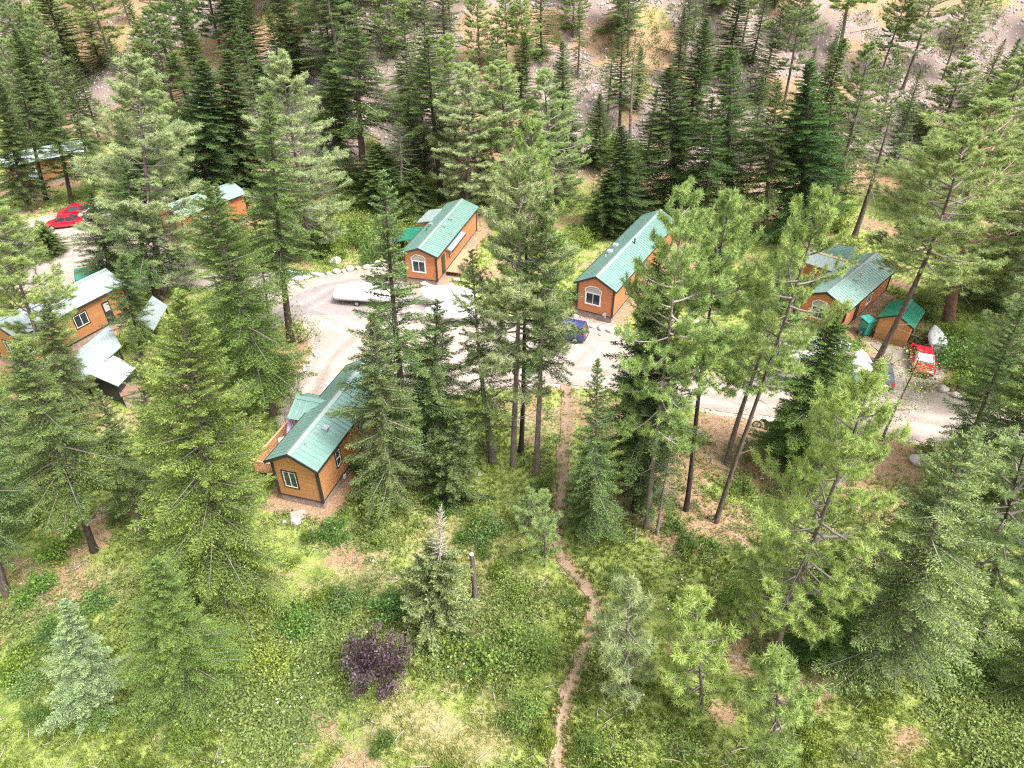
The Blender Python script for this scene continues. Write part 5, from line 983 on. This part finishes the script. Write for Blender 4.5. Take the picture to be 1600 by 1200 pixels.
T('fir_sparse', 1334, 372, 1400, 165, 97, 'n', 'half-dead leaning tree on the slope, right of two', maxlean=.2)
T('fir_sparse', 985, 215, 992, 60, 58, 'g', 'grey nearly bare tree on the pinkish slope', bark=GR)
T('pine_full', 1465, 235, 1480, 90, 100, 'd', 'dark scrubby pine on the slope at the upper right')
T('pine_full', 1540, 300, 1565, 95, 150, 'y', 'yellow-green pine on the slope at the right')
T('pine_full', 1450, 330, 1470, 200, 110, 'y', 'yellowish pine at the slope foot behind the leaning pine')
T('pine_mid', 1600, 380, 1625, 140, 150, 'o', 'brownish-tinged pine at the upper right edge')
T('fir_full', 1205, 480, 1212, 395, 78, (.75, .9, .7), 'small fir between the long pale roof and the right cabin')
T('fir_full', 1105, 470, 1120, 380, 117, (.8, .95, .7), 'young fir beside the long side of the pale roof')
T('fir_full', 1560, 480, 1585, 300, 169, 'n', 'fir behind the reddish trunk at the right')
T('pine_mid', 1548, 640, 1590, 440, 110, 'n', 'pine above the roadside boulders at the right')
T('fir_full', 345, 405, 345, 285, 110, 'n', 'fir in front of the hidden cabin left of the turning circle'); T('fir_full', 210, 335, 205, 190, 130, (.9, 1, .8), 'fir right of the far gravel yard')
T('pine_full', 275, 330, 262, 140, 110, 'l', 'pine beyond the far end of the gravel yard')
# the forest beyond: on the slope, and outside the photo's crop
gT = random.Random(99)
def forest(n, xr, yr, keys, cols, label, group, hmin=14, hmax=22, avoid=None, wmin=6.2, wmax=9.0):
    k = 0; placed = []
    for _ in range(n * 30):
        if k >= n: break
        X_, Y_ = gT.uniform(*xr), gT.uniform(*yr)
        if abs(X_) > Y_ * .85 + 12: continue
        if any((X_ - a) ** 2 + (Y_ - b) ** 2 < 3.2 ** 2 for a, b in placed): continue
        if avoid and avoid(X_, Y_): continue
        if float(road_sd(np.array([X_]), np.array([Y_]))[0]) < 3: continue
        if any(float(seg_dist(np.array([X_]), np.array([Y_]), h)[0]) < 3 or bool(in_poly(np.array([X_]), np.array([Y_]), h)[0]) for h in HR): continue
        placed.append((X_, Y_)); z = float(hill(X_, Y_)); h = gT.uniform(hmin, hmax); w_ = gT.uniform(wmin, wmax) * h / 18
        plant(gT.choice(keys), (X_, Y_, z - .1), (X_ + gT.uniform(-.6, .6), Y_, z + h), w_, gT.choice(cols), label, 'tree', group); k += 1
scr = lambda a, b: fields(np.array([a]), np.array([b]))[2][0] > gT.uniform(.35, 1.3)
KEYS = ['fir_mid', 'fir_dense', 'fir_full', 'pine_full', 'fir_open', 'pine_mid']
def win(a, b):      # keep the open scree chutes of the slope clear
    if any((a - atg(px, py)[0]) ** 2 / 9 + (b - atg(px, py)[1]) ** 2 / 60 < 1 for px, py in ((607, 195), (912, 205), (1410, 200), (1420, 250))): return True
    return False
forest(30, (-80, -12), (98, 128), KEYS, ['d', 'n', 'l', (.7, .85, .6)], 'forest conifer standing beyond the cabins at the upper left', 'conifers beyond the cabins at the upper left')
forest(52, (-26, 75), (90, 112), KEYS, [(.8, .9, .7), 'n', 'l', 'g', 'y'], 'conifer at the foot of the slope behind the cabins', 'conifers at the slope foot', avoid=win, hmin=8, hmax=17)
forest(170, (-130, 130), (110, 165), KEYS, ['d', 'n', 'y', 'l', 'g'], 'conifer growing high on the slope behind the cabins', 'conifers high on the slope', avoid=win, hmin=10, hmax=18)
forest(95, (-170, 170), (165, 240), KEYS, ['d', 'n', 'l'], 'far conifer on the upper slope', 'conifers on the upper slope', hmin=12, hmax=18)
# ------------------------------------------------------------------ shrubs
def shrub(key, px, py, wpx, hpx, colour, label, group=None, name='shrub', cat='shrub'):
    b = atg(px, py); b[2] = float(ground_z(b[0], b[1])) - .05; depth = b[1] * math.cos(PITCH) - (b[2] - CAM_H) * math.sin(PITCH)
    tm, cm, Ht, W = PROTO[key]; root = thing(name, label, cat, b, rt.random() * 6.28, group); k = wpx * depth / F / W; kz = max(.25, hpx * depth / F / math.cos(PITCH) / Ht); root.scale = (k, k, kz)
    link('stems', tm, root); c = link('leaves', cm, root); cc = COL[colour] if isinstance(colour, str) else colour; c.color = (*cc, 1); return root
shrub('plum', 592, 1062, 112, 100, (.8, .85, .8), 'purple-leaved plum tree at the bottom left of centre', name='plum_tree', cat='tree')
Sh = [('bush_round', 520, 838, 60, 28, (.6, .85, .6), 'dark green shrub in front of the nearest cabin corner'), ('bush_low', 588, 790, 95, 30, (1.2, 1.3, .9), 'bright leafy shrub along the right wall of the nearest cabin'), ('bush_round', 575, 832, 50, 26, 'n', 'green shrub between the nearest cabin and the dead-topped fir'),
 ('bush_tall', 760, 838, 75, 40, (.7, .85, .8), 'dark shrub behind the cut stump'), ('bush_round', 722, 850, 36, 22, (.6, .9, .6), 'small dark shrub left of the larger one by the stump'), ('bush_tall', 800, 925, 70, 34, (1.05, 1.15, 1.0), 'shrub right of the cut stump'), ('bush_airy', 886, 948, 40, 34, (1.1, 1.3, 1.2), 'airy shrub touching the left side of the path'),
 ('bush_round', 612, 955, 70, 36, (.8, 1.1, .9), 'green shrub left of the dead-topped fir'), ('bush_tall', 540, 945, 60, 36, (.65, .85, .8), 'bluish dark shrub in the grass above the plum tree'), ('bush_low', 470, 975, 80, 30, (.9, 1.15, .9), 'low shrub between the widest fir and the plum tree'), ('bush_low', 690, 1010, 90, 30, (1.15, 1.2, .85), 'low bright shrub right of the plum tree'),
 ('bush_tall', 820, 1020, 90, 50, (1.1, 1.2, .9), 'large leafy shrub left of the lower path'), ('bush_round', 760, 1045, 80, 40, (1.05, 1.15, .8), 'leafy shrub at the bottom edge right of the plum tree'), ('bush_round', 1110, 860, 50, 22, (.8, 1, .6), 'shrub in the open clearing below the leaning trunks'), ('bush_low', 1066, 868, 36, 18, 'n', 'small shrub left of the one in the open clearing'), ('bush_round', 1052, 830, 44, 22, (.65, .85, .6), 'dark shrub at the foot of the crooked stem'),
 ('bush_tall', 1150, 940, 60, 34, (.8, 1, .6), 'shrub left of the yellow-green pine'), ('bush_low', 1250, 1000, 60, 26, (.9, 1.1, .6), 'low shrub under the yellow-green pine'), ('bush_tall', 1470, 1050, 100, 50, (1, 1.15, .95), 'big leafy shrub at the bottom right'), ('bush_tall', 1560, 1045, 90, 50, (.95, 1.1, .95), 'leafy shrub at the bottom right corner'), ('bush_round', 1330, 1045, 60, 34, (1.1, 1.15, .75), 'yellowish shrub beside the small dark fir'),
 ('bush_airy', 470, 535, 60, 50, (.9, 1.0, .9), 'wiry shrub at the foot of the black trunk on the island'), ('bush_round', 440, 600, 60, 30, 'n', 'green shrub on the driveway verge'), ('bush_round', 350, 660, 70, 40, 'n', 'shrub under the bushy fir behind the deck'), ('bush_tall', 1500, 575, 90, 60, (.8, 1.1, .8), 'tall green thicket right of the red car'), ('bush_tall', 1540, 600, 80, 50, (.8, 1.0, .7), 'thicket above the roadside boulders'), ('bush_airy', 1440, 610, 50, 30, 'y', 'yellow-green shrub at the corner of the red car drive'), ('bush_airy', 1385, 575, 40, 30, (1.4, 1.2, .8), 'yellowish shrub left of the red car drive'),
 ('bush_round', 1450, 712, 44, 26, (.7, .85, .6), 'dark shrub behind the rounded pale boulder'), ('bush_round', 1500, 700, 50, 40, (.6, .75, .6), 'dark shrub by the road end'), ('bush_low', 100, 860, 80, 30, (.9, 1.1, .6), 'leafy shrub in the brown grass at the left'), ('bush_low', 40, 800, 90, 34, (1, 1.2, .7), 'leafy shrub at the left edge'), ('bush_low', 60, 930, 70, 30, (.8, 1.1, .8), 'green shrub near the left trunk base'), ('bush_tall', 90, 1000, 60, 40, (.6, .85, .7), 'dark shrub left of the blue spruce'),
 ('bush_round', 155, 950, 60, 26, (.8, 1, .8), 'shrub above the blue spruce'), ('bush_round', 185, 815, 36, 18, (.7, .9, .6), 'small shrub between the two slanting trunks'), ('bush_low', 30, 1050, 80, 30, (1.1, 1.2, .7), 'bright low shrub at the bottom left edge'), ('bush_low', 420, 1040, 90, 30, (1.3, 1.3, .9), 'bright low leaves at the bottom between the light fir and the plum'), ('bush_round', 1160, 770, 44, 24, (.75, .95, .6), 'shrub between the leaning trunks'), ('bush_low', 960, 910, 50, 16, 'l', 'low tuft of leaves right of the path'),
 ('bush_round', 694, 800, 50, 24, (.6, .85, .6), 'dark shrub under the young bushy fir'), ('bush_low', 850, 760, 40, 16, 'n', 'low leaves left of the upper path'), ('bush_airy', 760, 705, 60, 40, (.9, 1, .9), 'wiry shrub under the centre trunks'), ('bush_round', 560, 735, 40, 24, (.6, .8, .6), 'dark shrub against the right wall of the nearest cabin'), ('bush_round', 585, 755, 46, 26, (.55, .8, .55), 'dark shrub behind the bright one by the nearest cabin')]
for a in Sh: shrub(*a)
gS = random.Random(4)
def shrubs(n, xr, yr, wr, cols, label, group, keys=('bush_round', 'bush_tall', 'bush_low', 'bush_airy')):
    for i in range(n):
        px, py = gS.uniform(*xr), gS.uniform(*yr); b = atg(px, py)
        if float(road_sd(b[:1], b[1:2])[0]) < 1.2 or any(bool(in_poly(b[:1], b[1:2], h)[0]) for h in HR): continue
        shrub(gS.choice(keys), px, py, gS.uniform(*wr), gS.uniform(*wr) * .55, gS.choice(cols), label, group)
g1 = [(.9, 1.05, .8), (1.1, 1.15, .8), (.7, .85, .7), (1.3, 1.3, .9), (1, 1.15, 1.1)]
shrubs(54, (430, 680), (290, 410), (26, 54), g1, 'shrub on the green bank between the turning circle and the slope', 'shrubs on the green bank')
shrubs(26, (860, 1010), (230, 400), (26, 50), g1 + [(1.5, 1.5, 1.3)], 'shrub at the slope foot left of the long pale roof', 'shrubs at the slope foot')
shrubs(20, (1080, 1340), (320, 470), (22, 44), g1, 'shrub in the shade behind the right cabin', 'shrubs behind the right cabin')
shrubs(52, (0, 1600), (20, 300), (18, 40), g1 + [(1.5, 1.4, 1.0), (1.4, 1.1, .8)], 'scattered bush on the pinkish slope', 'bushes on the slope')
shrubs(20, (1440, 1600), (380, 620), (30, 56), g1, 'shrub in the thicket at the right edge', 'thicket shrubs at the right edge')
shrubs(14, (0, 260), (620, 800), (30, 60), g1, 'shrub under the light firs at the left', 'shrubs under the left firs')
shrubs(10, (260, 430), (430, 620), (26, 46), g1, 'shrub under the firs left of the island', 'shrubs left of the island')
shrubs(18, (0, 1600), (1060, 1190), (40, 90), g1, 'leafy shrub in the foreground below the young pines', 'foreground shrubs')
shrubs(22, (940, 1560), (840, 1050), (24, 46), g1, 'low shrub in the right clearing', 'low shrubs in the right clearing', ('bush_low', 'bush_round'))
shrubs(26, (430, 860), (800, 1050), (24, 50), g1, 'low shrub in the middle clearing', 'low shrubs in the middle clearing', ('bush_low', 'bush_round', 'bush_airy'))
# dead-topped fir, cut stump, stake
T('fir_deadtop', 682, 985, 678, 790, 128, (1.9, 1.6, 2.0), 'blue-green bushy fir whose bare grey top is dead, in the middle of the clearing', bark=(2.0, 1.95, 1.9))
b = atg(743, 938); st = thing('tree_stump', 'tall cut tree stump with a pale sawn top standing in the clearing', 'stump', (b[0], b[1], -.1), 0)
MB().tube([(0, 0, 0), (-.02, .02, 1.2), (-.06, 0, 2.8), (-.08, .02, 4.1)], [.19, .15, .14, .135], 14).build('trunk', M['bark'], st, True); MB().tube([(-.08, .02, 4.1), (-.08, .02, 4.12)], .13, 14).build('cut_top', simple('sawn_wood', (.62, .50, .38), .8), st)
b = atg(991, 850); st = tag(MB().tube([(0, 0, -.1), (0, .02, 1.4)], [.06, .05], 8).build('wooden_stake', M['dead'], None), 'thin grey wooden stake upright in the clearing near the black stems', 'stake'); st.location = (b[0], b[1], 0)
def log(px0, py0, px1, py1, r, label, group=None):
    a = atg(px0, py0); c = atg(px1, py1); a[2] = float(ground_z(a[0], a[1])) + r * .7; c[2] = float(ground_z(c[0], c[1])) + r * .7; o = Vector(a); m = MB().tube([(0, 0, 0), tuple((Vector(c) - o) * .5 + Vector((0, 0, .03))), tuple(Vector(c) - o)], [r, r * .85, r * .6], 8).build('fallen_log', M['bark'], None, True); m.location = o; m.color = (2.2, 2.0, 1.9, 1); tag(m, label, 'log', group)
for i in range(24):
    px, py = gS.uniform(400, 1580), gS.uniform(40, 250); log(px, py, px + gS.uniform(-45, 45), py + gS.uniform(-14, 14), gS.uniform(.07, .16), 'grey fallen log lying among the trees of the slope', 'fallen logs on the slope')
log(935, 212, 950, 188, .12, 'fallen grey log lying on the pinkish slope'); log(200, 800, 240, 770, .09, 'fallen branch in the grass left of the widest fir'); log(1290, 770, 1330, 745, .07, 'fallen grey branch right of the yellow-green pine')
